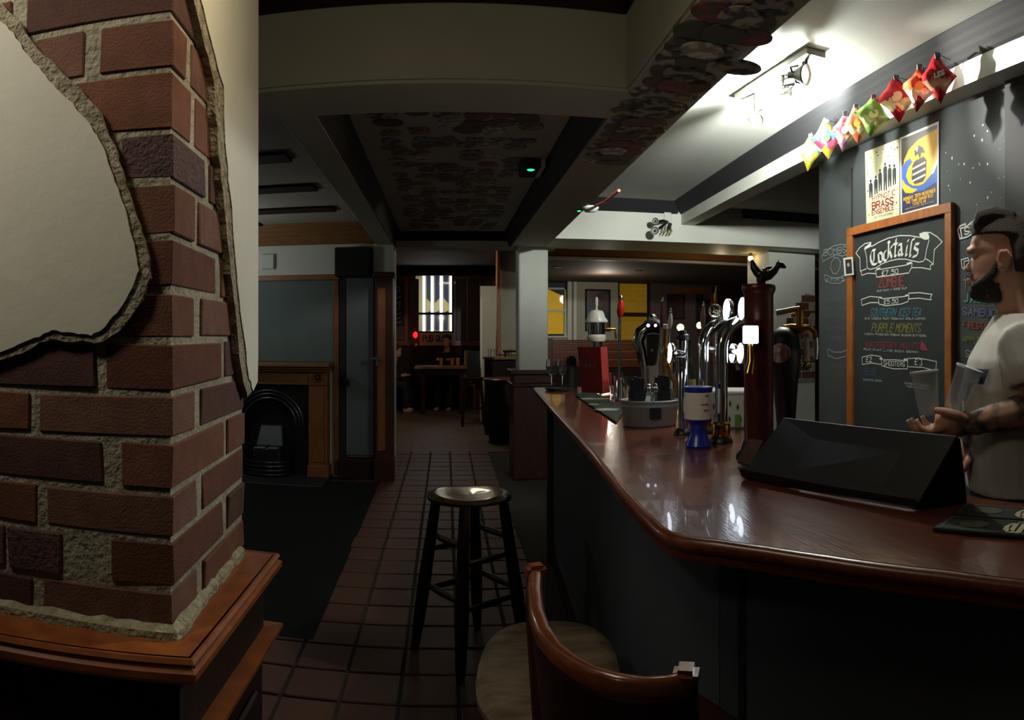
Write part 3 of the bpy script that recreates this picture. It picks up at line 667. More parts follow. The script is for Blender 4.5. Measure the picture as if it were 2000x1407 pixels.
bt = T('barrel_table', 'dark barrel used as a table beside the column', 'table', (.78, 8.7, 0))
O('barrel', MB().lathe([(.20, 0), (.24, .2), (.25, .4), (.24, .6), (.20, .80)], (.78, 8.7, 0), 20), BLACKM, bt, smooth=50)
for z in (.15, .62):
    O('hoop', MB().lathe([(.245, z), (.25, z), (.25, z + .05), (.245, z + .05)], (.78, 8.7, 0), 20), IRON, bt, smooth=40)
O('tabletop', MB().lathe([(.27, .80), (.285, .81), (.285, .83), (.27, .84)], (.78, 8.7, 0), 24), REDWOOD, bt, smooth=40)
for i, (x, y) in enumerate(((.62, 9.3), (.70, 9.35), (.92, 9.4))):
    tag(O('small_glass', MB().lathe([(.02, 0), (.028, .11), (.026, .11), (.018, .006)], (x, y, 1.10), 12), GLASS, smooth=50), ('small clear glass at the left end of the low wall shelf', 'small clear glass second along the low wall shelf', 'small clear glass by the rail on the low wall shelf')[i], 'glass', 'glasses on the low wall')
# right-hand room: pictures, settle, lamps
def picture(name, x0, x1, z0, z1, label, art, art2, frame=BLACKM, y=10.97):
    t = T(name, label, 'picture', ((x0 + x1) / 2, y, z0))
    O('frame', MB().b2((x0, y, z0), (x1, y + .03, z0 + .03)).b2((x0, y, z1 - .03), (x1, y + .03, z1)).b2((x0, y, z0 + .03), (x0 + .03, y + .03, z1 - .03)).b2((x1 - .03, y, z0 + .03), (x1, y + .03, z1 - .03)), frame, t, bevel=.004)
    O('print', MB().b2((x0 + .03, y + .012, z0 + .03), (x1 - .03, y + .02, z1 - .03)), M(name + str(int(x0 * 100)), art, .4, col2=art2, scale=5, sharp=(.42, .58)), t)
picture('framed_print', 2.34, 2.78, 1.47, 2.18, 'large black-framed dark print on the white wall behind the bar', '#20283a', '#5a3636')
picture('framed_picture', 3.80, 4.12, 1.68, 2.12, 'brown picture in a black frame, first right of the yellow window', '#33211f', '#47302b')
picture('framed_picture', 4.34, 4.46, 1.60, 2.12, 'slim dark picture, second right of the yellow window', '#241c1c', '#33211f')
picture('framed_picture', 4.50, 4.86, 1.60, 2.04, 'wide dark picture inside the pinkish door frame', '#2a1a1a', '#3a2624')
stl = T('settle', 'long high-backed brown wooden settle behind the bar taps', 'bench', (1.9, 7.6, 0))
for i in range(3):
    O('back_plank', MB().b2((1.18, 7.55, 1.02 + i * .095), (2.62, 7.59, 1.11 + i * .095)), REDWOOD, stl, bevel=.006)
O('top_rail', MB().b2((1.15, 7.52, 1.305), (2.65, 7.62, 1.345)), REDWOOD, stl, bevel=.008)
for x in (1.16, 2.58):
    O('end_post', MB().b2((x, 7.5, 0), (x + .06, 7.64, 1.36)), DKWOODX, stl, bevel=.006)
O('seat', MB().b2((1.2, 7.62, .42), (2.6, 8.02, .47)), DKWOOD, stl)
O('side_panel', MB().b2((1.2, 7.55, 0), (2.6, 7.585, 1.02)), DKWOOD, stl)
for i, (px, py) in enumerate(((1090, 522), (1246, 529))):
    p = Zp(px, py, 2.298)
    t = T('downlight', ('small round ceiling downlight nearest the white column', 'small round ceiling downlight above the yellow window')[i], 'lamp', p, 'downlights in the back room')
    O('rim', MB().lathe([(.03, -.006), (.055, -.006), (.055, .004), (.03, .004)], p, 16), STEEL, t, smooth=40)
    O('bulb', MB().lathe([(.03, -.004), (.03, .002)], p, 14), BULB, t)
p = D(1466, 505, 7.0)
t = T('mirror_lamp', 'bright sparkling bare bulb hanging behind the antlered figure', 'lamp', p)
O('bulb', MB().ball((p.x, p.y, p.z - .0), .028, 12, 8), WARM, t, smooth=80)
O('cap', MB().lathe([(.015, .02), (.02, .05), (.008, .09)], p, 10), STEEL, t, smooth=50)
O('wire', MB().tube([p + Vector((0, 0, .08)), (p.x, p.y, 2.30)], .004, 6), BLACK, t)

# ---------------------------------------------------------------- the bar
random.seed(31)
CZ = 1.07
FRONT = [Zp(x, y, CZ) for x, y in ((1045, 757), (1115, 832), (1160, 880), (1218, 951), (1262, 997), (1293, 1026))]
FRONT += [Zp(x, y, CZ) for x, y in ((1312, 1038), (1340, 1047), (1407, 1054), (1500, 1067), (1621, 1085), (1846, 1113), (2000, 1132))] + [Vector((.84, .25, CZ)), Vector((1.0, -.1, CZ))]
FR2 = [(p.x, p.y) for p in FRONT]
BACK = [(1.17, 4.18), (1.06, 2.4), (1.0, 1.7), (.97, 1.25), (.97, .93), (1.03, .72), (1.2, .32), (1.36, -.05)]
bar = T('bar_counter', 'varnished wooden bar counter with rounded edge and grey panelled front', 'bar', (.7, 1.8, 0))
O('counter_top', MB().prism([(x, y, CZ - .035) for x, y in FR2 + BACK[::-1]], (0, 0, .035)), COUNTER, bar)
O('edge_moulding', MB().sweep(FR2, [(-.012, 1.066), (.002, 1.0695), (.010, 1.066), (.014, 1.057), (.010, 1.047), (.002, 1.043), (.004, 1.036), (0, 1.028), (-.012, 1.028)], side=1), REDWOOD, bar, smooth=50)
inn = MB().sweep(FR2, [(-.10, 0), (-.10, 1.035), (-.13, 1.035), (-.13, 0)], side=1)
O('front_panel', inn, BARF, bar)
O('kick_board', MB().sweep(FR2, [(-.09, 0), (-.09, .14), (-.10, .145), (-.10, 0)], side=1), DKWOOD, bar)
sp = Vector((FR2[8][0], FR2[8][1])); sn = (Vector(FR2[9]) - Vector(FR2[7])).normalized(); so = Vector((sn.y, -sn.x))
sp = sp - so * .0985
O('panel_joint', MB().box((sp.x, sp.y, .58), (.012, .008, .86), rz=atan2(sn.y, sn.x)), BLACKM, bar)
O('far_end_panel', MB().b2((.62, 4.02, 0), (1.15, 4.06, 1.034)), BARF, bar)
O('back_shelf', MB().prism([(x, y, .80) for x, y in [(1.0, 4.05), (.87, 2.4), (.80, 1.7), (.80, 1.3), (.95, 1.3), (.98, 1.7), (1.04, 2.4), (1.15, 4.05)]], (0, 0, .03)), DKWOOD, bar)

def on_bar(px, py): return Zp(px, py, CZ + .0005)
# slanted black display board
a = on_bar(1447, 937) + Vector((0, 0, .009)); b = on_bar(1790, 1001) + Vector((0, 0, .009)); a2 = Zp(1530, 815, 1.205); b2 = Zp(1870, 851, 1.21)
u = (b - a).normalized(); bk = Vector((-u.y, u.x, 0)); bk = bk if bk.x > 0 else -bk
db = T('slanted_board', 'black slanted board standing on the bar counter beside the barman', 'board', a)
n_ = (b - a).cross(a2 - a).normalized(); n_ = n_ if n_.dot(Vector((-1, -1, .5))) > 0 else -n_
O('face_panel', MB().prism([a, b, b2, a2], -n_ * .012), GLOSSB, db, bevel=.002)
back_a, back_b = Vector((a2.x, a2.y, 1.0705)) + bk * .06, Vector((b2.x, b2.y, 1.0705)) + bk * .05
for p0, p1, p2 in ((a + u * .004, a2 + u * .004, back_a + u * .004), (b - u * .012, b2 - u * .012, back_b - u * .012)):
    O('side_panel', MB().prism([p0 - n_ * .012, p1 - n_ * .012, p1 - n_ * .012 + bk * .012, p2], u * .008), BLACKM, db)
O('lower_lip', MB().prism([a, b, b + n_ * .006 + Vector((0, 0, .012)), a + n_ * .006 + Vector((0, 0, .012))], -n_ * .006), BLACK, db)
# bar runners
RUN = M('runner_rubber', '#10160f', .85, col2='#1b2218', scale=40, bump=.4, bscale=200)
RUNE = M('runner_edge', '#4c5548', .8); RUNG = M('runner_gold', '#5a5020', .8, col2='#2c2a14', scale=60); RUNW = M('runner_cream', '#cfc6a4', .8)
r0 = on_bar(1819, 1040); r1 = on_bar(1845, 986); ru = Vector((.47, -.883, 0)); rv = (r1 - r0); rv = (rv - ru * rv.dot(ru)); wv = rv.length; rv.normalize()
P_NIB = [[(.25, .2), (.25, .8)], [(.42, .1), (.42, .85)], [(.1, .6), (.2, .85), (.45, .95), (.7, .85), (.85, .65), (.75, .45), (.5, .42)], [(.1, .6), (.1, .35), (.2, .2), (.34, .12)], [(.55, .15), (.75, .3), (.95, .1), (1.0, .25)]]
for i in range(2):
    o_ = r0 + rv * (.003 + i * wv * .5)
    h_ = wv * .5 - .006
    t = T('bar_runner', ('dark bar runner mat nearest the counter edge, cream letter on it', 'dark bar runner mat furthest from the counter edge, cream letter on it')[i], 'bar mat', o_, 'bar runner mats on the counter')
    mt_ = O('mat', MB().prism([o_, o_ + ru * .42, o_ + ru * .42 + rv * h_, o_ + rv * h_], (0, 0, .007)), RUN, t, bevel=.002)
    z = Vector((0, 0, .0078))
    e = MB().ribbon([o_ + ru * .012 + rv * .008 + z, o_ + ru * .41 + rv * .008 + z], (0, 0, 1), .003).ribbon([o_ + ru * .012 + rv * .008 + z, o_ + ru * .012 + rv * (h_ - .008) + z, o_ + ru * .41 + rv * (h_ - .008) + z], (0, 0, 1), .003)
    O('border_line', e, RUNE, mt_)
    O('emblem', MB().add([o_ + ru * (.062 + .026 * cos(q)) + rv * (h_ * .5 + .022 * sin(q)) + z for q in [2 * pi * k / 20 for k in range(20)]], [tuple(range(20))]), RUNG, mt_)
    lt = MB(); S_ = h_ * .95
    for s_ in P_NIB:
        lt.ribbon([o_ + ru * (.112 + q[0] * S_ * 1.0) + rv * (S_ * q[1] * .95) + z * 1.02 for q in s_], (0, 0, 1), .008, nib=ru * .0045 + rv * .003)
    O('letter', lt, RUNW, mt_)
# drip mats further along
m0 = [on_bar(1124, 774), on_bar(1150, 764), on_bar(1222, 800), on_bar(1203, 828)]
t = T('drip_mat', 'dark rubber bar mat with pale patches along the far counter edge', 'bar mat', m0[0])
O('mat', MB().prism(m0, (0, 0, .008)), RUN, t, bevel=.003)
for (x, y, s_) in ((1150, 779, .05), (1176, 779, .045), (1186, 800, .06), (1160, 790, .03)):
    c = Zp(x, y, 1.0795); O('pale_patch', MB().add([c + Vector((s_ * cos(q), s_ * .9 * sin(q), 0)) for q in (0.2, 1.4, 2.6, 3.9, 5.2)], [(0, 1, 2, 3, 4)]), MATS.get('mat_pale') or M('mat_pale', '#8f928a', .8), t)

# charity pot
c = on_bar(1364, 873); BLUE = M('blue_plastic', '#1d2f96', .3, spec=.6)
t = T('collection_pot', 'blue plastic collection pot with a white paper label on the bar', 'collection pot', c)
pot_ = O('pot', MB().lathe([(.036, 0), (.039, .006), (.034, .02), (.026, .035), (.025, .06), (.031, .075), (.041, .08), (.0415, .168), (.043, .172), (.043, .178), (.004, .179)], c, 28), BLUE, t, smooth=45)
O('paper_label', MB().lathe([(.0422, .084), (.0424, .086), (.0424, .160), (.0422, .162)], c, 28), M('label_paper', '#d8d2cc', .7), pot_, smooth=45)
tx = MB()
for (z0, w_, x0) in ((.125, .028, -.030), (.108, .020, -.030), (.150, .012, -.034)):
    for k in range(5):
        aa = atan2(-c.y, -c.x) + .75 - k * w_ * 4; aa2 = aa - w_ * 3
        q = lambda g, z: c + Vector((.0428 * cos(g), .0428 * sin(g), z))
        tx.add([q(aa, z0), q(aa2, z0), q(aa2, z0 + .006), q(aa, z0 + .006)], [(0, 1, 2, 3)])
O('label_print', tx, M('label_ink', '#8a5a4a', .8), pot_)
# zinc tub with napkins and glasses
c = Zp(1266, 838, CZ) + Vector((.035, .09, .0005))
t = T('zinc_tub', 'grey oval metal tub with a black square label on the bar', 'tub', c)
O('body', MB().lathe([(.095, 0), (.1, .004), (.108, .088), (.112, .092), (.108, .095), (.102, .090), (.094, .008), (.001, .008)], c, 36, sx=1, sy=.78), DULL, t, smooth=45)
O('rim_band', MB().lathe([(.1055, .070), (.1085, .072), (.1085, .078), (.106, .08)], c, 36, sx=1, sy=.78), DULL, t, smooth=45)
lc_ = plane_pt(1281, 809, (c.x, c.y - .082), (-.25, -1), .012)
ux = Vector((1, -.25, 0)).normalized()
O('square_label', MB().prism([lc_ - ux * .019 + Vector((0, 0, -.019)), lc_ + ux * .019 + Vector((0, 0, -.019)), lc_ + ux * .019 + Vector((0, 0, .019)), lc_ - ux * .019 + Vector((0, 0, .019))], (0, .012, 0)), BLACKM, t)
for i, (dx, dy, lab) in enumerate(((-.052, -.005, 'black napkin holder at the left end of the zinc tub'), (.052, .012, 'black napkin holder at the right end of the zinc tub'))):
    q = c + Vector((dx, dy, .010))
    t = T('napkin_holder', lab, 'napkin holder', q, 'black napkin holders in the zinc tub')
    O('holder', MB().prism([q + Vector(v) for v in ((-.026, -.024, 0), (.026, -.024, 0), (.026, .024, 0), (-.026, .024, 0))], (0, 0, .12)), BLACKM, t, bevel=.004)
    nk = MB()
    for k in range(7):
        nk.box(q + Vector((-.019 + k * .0063, random.uniform(-.002, .002), .135 + random.uniform(-.006, .006))), (.005, .05, .06), rz=random.uniform(-.06, .06))
    O('napkin', nk, BLACKM, t)
BOT = [(.018, 0), (.020, .004), (.020, .075), (.012, .098), (.010, .105), (.012, .118), (.010, .118), (.008, .104), (.017, .074), (.017, .006), (.001, .005)]
for i, (dx, dy) in enumerate(((-.012, -.02), (.020, -.005))):
    q = c + Vector((dx, dy, .010))
    t = T('shaker', ('clear glass shaker, left one standing in the zinc tub', 'clear glass shaker, right one standing in the zinc tub')[i], 'shaker', q, 'glass shakers in the zinc tub')
    O('glass_body', MB().lathe(BOT, q, 18), GLASS, t, smooth=50)
    O('metal_cap', MB().lathe([(.0125, .112), (.0135, .114), (.0135, .128), (.009, .140), (.001, .143)], q, 18), CHROME, t, smooth=50)

# beer founts --------------------------------------------------------------
def disc_badge(t, c, r, face, name='badge', thick=.016, holder=True):
    R = rotto(face)
    br_ = O('badge_rim', MB().lathe([(r * .4, -thick), (r * .9, -thick * .8), (r, -.004), (r, .001), (r * .95, .002)], c, 32, R), CHROME, t, smooth=60)
    O(name, MB().lathe([(r * .96, 0), (r * .93, .003), (r * .6, .006), (.001, .007)], c, 32, R), LEDW, br_, smooth=60)
facing = lambda p, k=.5: Vector((-p.x, -p.y, 0)).normalized() + Vector((-.6, .4, 0)) * k
# single post fount
c = on_bar(1334, 848)
t = T('beer_fount', 'straight chrome post beer fount with one round lit badge', 'beer tap', c)
O('foot', MB().lathe([(.031, 0), (.031, .004), (.026, .012), (.018, .02)], c, 24), BLACK, t, smooth=45)
O('post', MB().lathe([(.017, .012), (.017, .315), (.012, .32)], c, 20), CHROME, t, smooth=45)
O('cap', MB().lathe([(.021, .315), (.022, .318), (.022, .330), (.015, .334), (.012, .345), (.001, .348)], c, 20), BLACK, t, smooth=45)
bc = D(1309, 690, 2.14)
O('arm', MB().tube([c + Vector((0, 0, .265)), bc], [.014, .02], 12), CHROME, t, smooth=50)
disc_badge(t, bc, .034, Vector((-1, .12, .05)))
O('nozzle', MB().tube([bc + Vector((.02, .03, 0)), bc + Vector((.04, .07, -.01)), bc + Vector((.045, .08, -.07))], .008, 10), CHROME, t, smooth=50)
# two swan-neck founts
def swan(px, py, R_, lab, badges):
    c = on_bar(px, py)
    t = T('swan_neck_fount', lab, 'beer tap', c, 'swan-neck chrome beer founts')
    d_ = Vector((.83, .25, 0)).normalized()
    zt = .285
    pts = [c + Vector((0, 0, z)) for z in (.02, .12, .2, zt)] + [c + d_ * R_ * (1 - cos(q)) + Vector((0, 0, zt + R_ * sin(q))) for q in [pi / 2 * k / 10 for k in range(1, 11)]]
    pts.append(pts[-1] + d_ * .05)
    O('neck', MB().tube(pts, .0195, 20), CHROME, t, smooth=60)
    O('foot', MB().lathe([(.036, 0), (.036, .004), (.030, .018), (.024, .022)], c, 26), BLACK, t, smooth=45)
    O('collar', MB().lathe([(.026, .018), (.028, .022), (.028, .055), (.024, .060), (.0205, .064)], c, 24), BRASS, t, smooth=45)
    for (bx, by, bd, r) in badges:
        bc = D(bx, by, bd); disc_badge(t, bc, r, Vector((-1, .12, .05)))
        near = min(pts, key=lambda p: (p - bc).length)
        O('badge_stem', MB().tube([bc + Vector((.012, .012, 0)), near], .009, 10), CHROME, t, smooth=50)
        O('nozzle', MB().tube([bc + Vector((.02, .02, 0)), bc + Vector((.04, .05, -.005)), bc + Vector((.045, .055, -.06))], .008, 10), CHROME, t, smooth=50)
    return t
swan(1374, 846, .085, 'swan-neck chrome beer fount, left of the pair behind the blue pot', ((1420, 605, 2.16, .037), (1431, 690, 2.24, .034)))
swan(1409, 864, .09, 'swan-neck chrome beer fount, right of the pair beside the brown column', ((1450, 603, 2.06, .037), (1447, 690, 2.10, .034)))
# brown drum fount with the antlered figure on top
c = on_bar(1482, 893)
t = T('column_fount', 'tall brown cylindrical beer fount with a lit square badge', 'beer tap', c)
O('drum', MB().lathe([(.040, .012), (.040, .44), (.043, .445), (.046, .452), (.046, .462), (.043, .466), (.001, .468)], c, 32), COPPER, t, smooth=45)
O('base_ring', MB().lathe([(.062, 0), (.062, .006), (.05, .02), (.043, .04), (.0405, .045)], c, 32), BLACKM, t, smooth=45)
bq = D(1466, 654, 1.72); fx = Vector((cos(AZ(1466)), -sin(AZ(1466)), 0)); fn = Vector((-sin(AZ(1466)), -cos(AZ(1466)), 0))
O('square_badge', MB().prism([bq + fx * sx * .020 + Vector((0, 0, sz * .023)) for sx, sz in ((-1, -1), (1, -1), (1, 1), (-1, 1))], fn * .012), LEDW, t, bevel=.003)
O('badge_housing', MB().prism([bq + fx * sx * .023 + Vector((0, 0, sz * .026)) for sx, sz in ((-1, -1), (1, -1), (1, 1), (-1, 1))], -fn * .03), BLACK, t, bevel=.003)
O('tap_lever', MB().tube([bq + Vector((0, 0, -.026)), bq + Vector((-.004, -.01, -.07)), bq + Vector((-.012, -.012, -.10))], [.008, .010, .013], 10), BRASS, t, smooth=50)
tl = D(1442, 905, 1.62)
t2 = T('leather_strap', 'worn brown leather flap leaning against the foot of the brown beer fount', 'strap', tl)
O('strap', MB().prism([Zp(1438, 905, 1.075), Zp(1466, 912, 1.075), D(1492, 862, 1.66), D(1462, 858, 1.66)], (.006, .01, 0)), M('worn_leather', '#5c4232', .6, col2='#3f2c20', scale=20), t2, bevel=.003)
tp = c + Vector((0, 0, .468))
FIG = M('dark_bronze', '#1f1712', .4, .5)
t = T('antler_figure', 'dark antler-like figure standing on top of the brown beer fount', 'ornament', tp)
Q = lambda px, py: D(px, py, 1.80)
ft = MB().tube([tp + Vector((.0, .0, 0)), Q(1487, 562), Q(1486, 548), Q(1490, 538)], [.013, .012, .013, .014], 10)
ft.tube([Q(1489, 542), Q(1479, 532), Q(1472, 522), Q(1468, 508)], [.013, .012, .010, .004], 10)
ft.tube([Q(1490, 542), Q(1503, 538), Q(1513, 530), Q(1519, 521)], [.013, .012, .009, .007], 10)
ft.tube([Q(1516, 526), Q(1521, 517), Q(1528, 519), Q(1535, 523)], [.006, .010, .008, .003], 10)
ft.tube([Q(1521, 517), Q(1520, 509)], [.004, .0015], 7).tube([Q(1492, 538), Q(1494, 528), Q(1500, 524), Q(1508, 522)], [.006, .006, .005, .002], 8)
ft.tube([Q(1494, 528), Q(1489, 525)], [.005, .002], 8)
O('figure', ft, FIG, t, smooth=70)
O('gold_eye', MB().ball(Q(1487, 536) + Vector((-.012, -.01, 0)), .005, 10, 7).ball(Q(1503, 531) + Vector((-.01, -.008, 0)), .005, 10, 7), BRASS, t, smooth=80)
# brass tap set at the right of the drum
Q = lambda px, py, d=2.06: D(px, py, d)
c = Zp(1552, 880, CZ) ; c = Vector((1.0 + .06, 1.86, CZ))
cc = Q(1535, 800, 2.12); cc.z = CZ
t = T('brass_tap_set', 'dark engine-like beer tap with brass pipes right of the brown fount', 'beer tap', cc)
O('body', MB().tube([cc, Vector((cc.x, cc.y, 1.12)), Q(1534, 745), Q(1530, 700), Q(1532, 655), Q(1534, 640)], [.03, .03, .040, .056, .050, .02], 20), BLACK, t, smooth=50)
O('cross_pipe', MB().tube([Q(1516, 612), Q(1550, 606), Q(1562, 605)], [.010, .011, .012], 14), CHROME, t, smooth=50)
O('brass_body', MB().tube([Q(1530, 640), Q(1545, 640), Q(1562, 643), Q(1580, 641), Q(1590, 650), Q(1593, 664)], [.008, .012, .015, .011, .010, .009], 14), BRASS, t, smooth=50)
O('riser', MB().tube([Q(1562, 640), Q(1562, 605)], [.012, .014], 14), BRASS, t, smooth=50)
O('spout', MB().tube([Q(1593, 660), Q(1594, 680), Q(1593, 702)], [.009, .009, .007], 14), CHROME, t, smooth=50)
O('handle', MB().tube([Q(1575, 660), Q(1575, 690), Q(1575, 706)], [.008, .010, .011], 12), M('handle_white', '#b9b5aa', .4), t, smooth=50)
O('handle_tip', MB().lathe([(.012, -.012), (.016, -.008), (.014, 0), (.005, .008)], Q(1576, 712), 14), BRASS, t, smooth=50)
O('side_handle', MB().tube([Q(1584, 640), Q(1586, 622), Q(1588, 612)], [.007, .009, .006], 12), MATS['handle_white'], t, smooth=50)
O('gauge', MB().lathe([(.03, -.01), (.033, 0), (.03, .008), (.001, .01)], Q(1524, 690, 2.0), 20, rotto((-.7, -.7, 0))), CHROME, t, smooth=50)
# white printed ice bucket behind
random.seed(8)
c = Zp(1482, 868, CZ) + Vector((.115, .385, .0005)); c.z = CZ + .0005
t = T('ice_bucket', 'white square bucket printed with small green plants behind the brown fount', 'bucket', c)
ub = Vector((cos(AZ(1482)), -sin(AZ(1482)), 0)); vb = Vector((sin(AZ(1482)), cos(AZ(1482)), 0))
ub0 = ub
lo4 = [c + ub * x * .088 + vb * y * .06 for x, y in ((-1, -1), (1, -1), (1, 1), (-1, 1))]; hi4 = [c + ub * x * .105 + vb * y * .075 + Vector((0, 0, .125)) for x, y in ((-1, -1), (1, -1), (1, 1), (-1, 1))]
O('body', MB().add(lo4 + hi4, [(0, 3, 2, 1), (4, 5, 6, 7), (0, 1, 5, 4), (1, 2, 6, 5), (2, 3, 7, 6), (3, 0, 4, 7)]), M('bucket_white', '#c4c8c0', .5), t, bevel=.006)
O('rim', MB().prism([c + ub * x * .110 + vb * y * .08 + Vector((0, 0, .120)) for x, y in ((-1, -1), (1, -1), (1, 1), (-1, 1))], (0, 0, .014)), MATS['bucket_white'], t, bevel=.004)
pm = MB()
for k in range(14):
    x = -.8 + 1.6 * (k % 7) / 6 + random.uniform(-.08, .08); z = .035 + .045 * (k // 7) + random.uniform(-.008, .008)
    q = c + ub * x * (.09 + .017 * z / .125) - vb * (.0605 + .015 * z / .125 + .0015) + Vector((0, 0, z))
    for g in range(3):
        w_ = .003 + .003 * (g % 2); pm.add([q + ub * (-w_) + Vector((0, 0, g * .007 - .008)), q + ub * w_ + Vector((0, 0, g * .007 - .008)), q + ub * w_ * .4 + Vector((0, 0, g * .007)), q - ub * w_ * .4 + Vector((0, 0, g * .007))], [(0, 1, 2, 3)])
O('plant_print', pm, M('plant_green', '#26422e', .7), t)['kind'] = 'stuff'
O('green_stripe', MB().prism([c - ub * .012 - vb * .0625 + Vector((0, 0, .004)), c + ub * .008 - vb * .0625 + Vector((0, 0, .004)), c + ub * .008 - vb * .068 + Vector((0, 0, .05)), c - ub * .012 - vb * .068 + Vector((0, 0, .05))], -vb * .001), M('lime_print', '#5f8a3a', .7), t)
# drainer tap tube and white carton behind the founts
q = D(1436, 775, 2.75)
tag(O('carton', MB().box((q.x, q.y, CZ + .0405), (.13, .10, .08), rz=-.4), M('carton_white', '#b7bab6', .7), bevel=.003), 'small white carton between the swan-neck founts and the brown fount', 'carton')

# black-faced chrome fount further back
c = Zp(1266, 790, CZ); 
t = T('curved_fount', 'curved chrome beer fount with a black front panel and a ball on top', 'beer tap', c)
dd = sqrt(c.x ** 2 + c.y ** 2)
Q = lambda px, py, k=0: D(px, py, dd + k)
O('foot', MB().lathe([(.045, 0), (.045, .01), (.03, .03), (.022, .05)], c, 22), CHROME, t, smooth=50)
O('body', MB().tube([c + Vector((0, 0, .02)), Q(1260, 738), Q(1258, 715), Q(1253, 690), Q(1247, 668), Q(1252, 650), Q(1264, 640), Q(1278, 637)], [.015, .018, .022, .026, .030, .032, .03, .028], 18), CHROME, t, smooth=60)
O('head', MB().tube([Q(1262, 640, -.02), Q(1276, 634, -.02), Q(1292, 640, -.02)], [.03, .038, .032], 18), BLACK, t, smooth=60)
O('front_panel', MB().prism([Q(1262, 652, -.05), Q(1287, 652, -.05), Q(1279, 713, -.03), Q(1270, 716, -.03), Q(1264, 712, -.03)], (.02, .03, 0)), BLACK, t, bevel=.004)
O('panel_mark', MB().prism([Q(1271, 682, -.052), Q(1276, 682, -.052), Q(1276, 687, -.05), Q(1271, 687, -.05)], (.001, .002, 0)), M('panel_print', '#777b80', .5), t)
O('ball', MB().ball(Q(1275, 621), .020, 16, 12), CHROME, t, smooth=80)
for k in (-7, 7):
    O('lamp_dot', MB().ball(Q(1273 + k, 636, -.052), .008, 10, 8), E_('fount_lamp_%d' % k, '#cfe2ff', 6), t, smooth=80)
t = T('price_board', 'tall white board standing behind the curved chrome fount', 'board', Zp(1284, 760, CZ) + Vector((0, .35, 0)))
w0 = D(1258, 740, 3.35); w1_ = D(1304, 740, 3.28)
O('board', MB().prism([(w0.x, w0.y, 1.09), (w1_.x, w1_.y, 1.09), (w1_.x, w1_.y, 1.455), (w0.x, w0.y, 1.455)], (.005, .012, 0)), WHITE, t, bevel=.003)
O('foot', MB().prism([(w0.x - .01, w0.y - .04, CZ), (w1_.x + .02, w1_.y - .04, CZ), (w1_.x + .02, w1_.y + .05, CZ), (w0.x - .01, w0.y + .05, CZ)], (0, 0, .022)), WHITE, t, bevel=.003)

# hand pumps: upright handles
def handpump(px, py_top, py_mid, py_bot, d, mat, label, name='hand_pump', r=.012):
    a, b, c_ = D(px, py_top, d), D(px - 2, py_mid, d), D(px - 3, py_bot, d)
    base = Vector((c_.x, c_.y, CZ))
    t = T(name, label, 'hand pump', base, 'hand pumps along the bar')
    O('handle', MB().tube([b, b.lerp(a, .3), b.lerp(a, .7), a], [r * .7, r * 1.25, r * 1.1, r * .6], 14), mat, t, smooth=60)
    O('stem', MB().tube([base + Vector((0, 0, .10)), c_, b], [.008, .008, .007], 10), CHROME, t, smooth=60)
    O('clamp', MB().lathe([(.035, 0), (.035, .012), (.022, .03), (.022, .09), (.014, .105)], base, 18), CHROME, t, smooth=50)
    O('finial', MB().lathe([(r * .7, 0), (r * .8, .006), (r * .3, .02), (.001, .024)], a, 12), CHROME, t, smooth=50)
handpump(1213, 585, 620, 650, 3.5, M('red_handle', '#b3211c', .35), 'hand pump with a bright red handle behind the white bell fount', r=.016)
handpump(1294, 590, 640, 665, 3.0, M('maroon_handle', '#4a2022', .4), 'hand pump with a slim maroon handle right of the curved fount', r=.008)
handpump(1310, 612, 642, 665, 2.9, M('white_handle', '#c8c6be', .4), 'hand pump with a slim white handle right of the curved fount', r=.009)
handpump(1374, 600, 640, 680, 2.8, M('pink_handle', '#7a5a50', .4), 'hand pump with a dull pink handle left of the glass ball', r=.009)
t = T('glass_ball_pump', 'chrome pump topped by a clear glass ball left of the lit badges', 'hand pump', Vector((D(1397, 610, 2.7).x, D(1397, 610, 2.7).y, CZ)))
q = D(1397, 607, 2.7)
O('ball', MB().ball(q, .028, 18, 12), GLASS, t, smooth=80)
O('stem', MB().tube([Vector((q.x, q.y, CZ)), q - Vector((0, 0, .026))], .009, 10), CHROME, t, smooth=50)
O('brass_spike', MB().tube([q + Vector((0, 0, .028)), q + Vector((0, 0, .06)), q + Vector((0.004, 0, .10))], [.004, .006, .002], 8), BRASS, t, smooth=50)
q = D(1312, 733, 2.5)
t = T('tap_handle', 'orange wooden tap handle hanging under the single round badge', 'tap handle', q)
O('handle', MB().tube([D(1308, 718, 2.5), q, D(1318, 748, 2.5), D(1319, 775, 2.52)], [.008, .011, .008, .005], 12), OAK, t, smooth=60)
O('ferrule', MB().tube([D(1306, 712, 2.5), D(1308, 719, 2.5)], .009, 10), BRASS, t, smooth=50)
for i, (px, py, d, h_) in enumerate(((1300, 668, 3.1, .2), (1345, 690, 3.0, .17))):
    q = D(px, py, d); q = Vector((q.x, q.y, CZ)); hh = H + TN(py - 25) * d - CZ
    t = T('bottle', ('amber glass bottle behind the single round badge', 'dark glass bottle behind the straight chrome post')[i], 'bottle', q)
    k = hh / .30
    O('glass_body', MB().lathe([(.03, 0), (.032, .01), (.032, .17 * k), (.013, .22 * k), (.012, .29 * k), (.014, .30 * k), (.001, .30 * k)], q, 18), M('bottle_glass_%d' % i, ('#8a5a18', '#20281c')[i], .1, spec=.6), t, smooth=50)
    O('bottle_label', MB().lathe([(.0325, .05 * k), (.0325, .13 * k)], q, 18), M('bottle_label_%d' % i, '#a08c5a', .7), t, smooth=50)
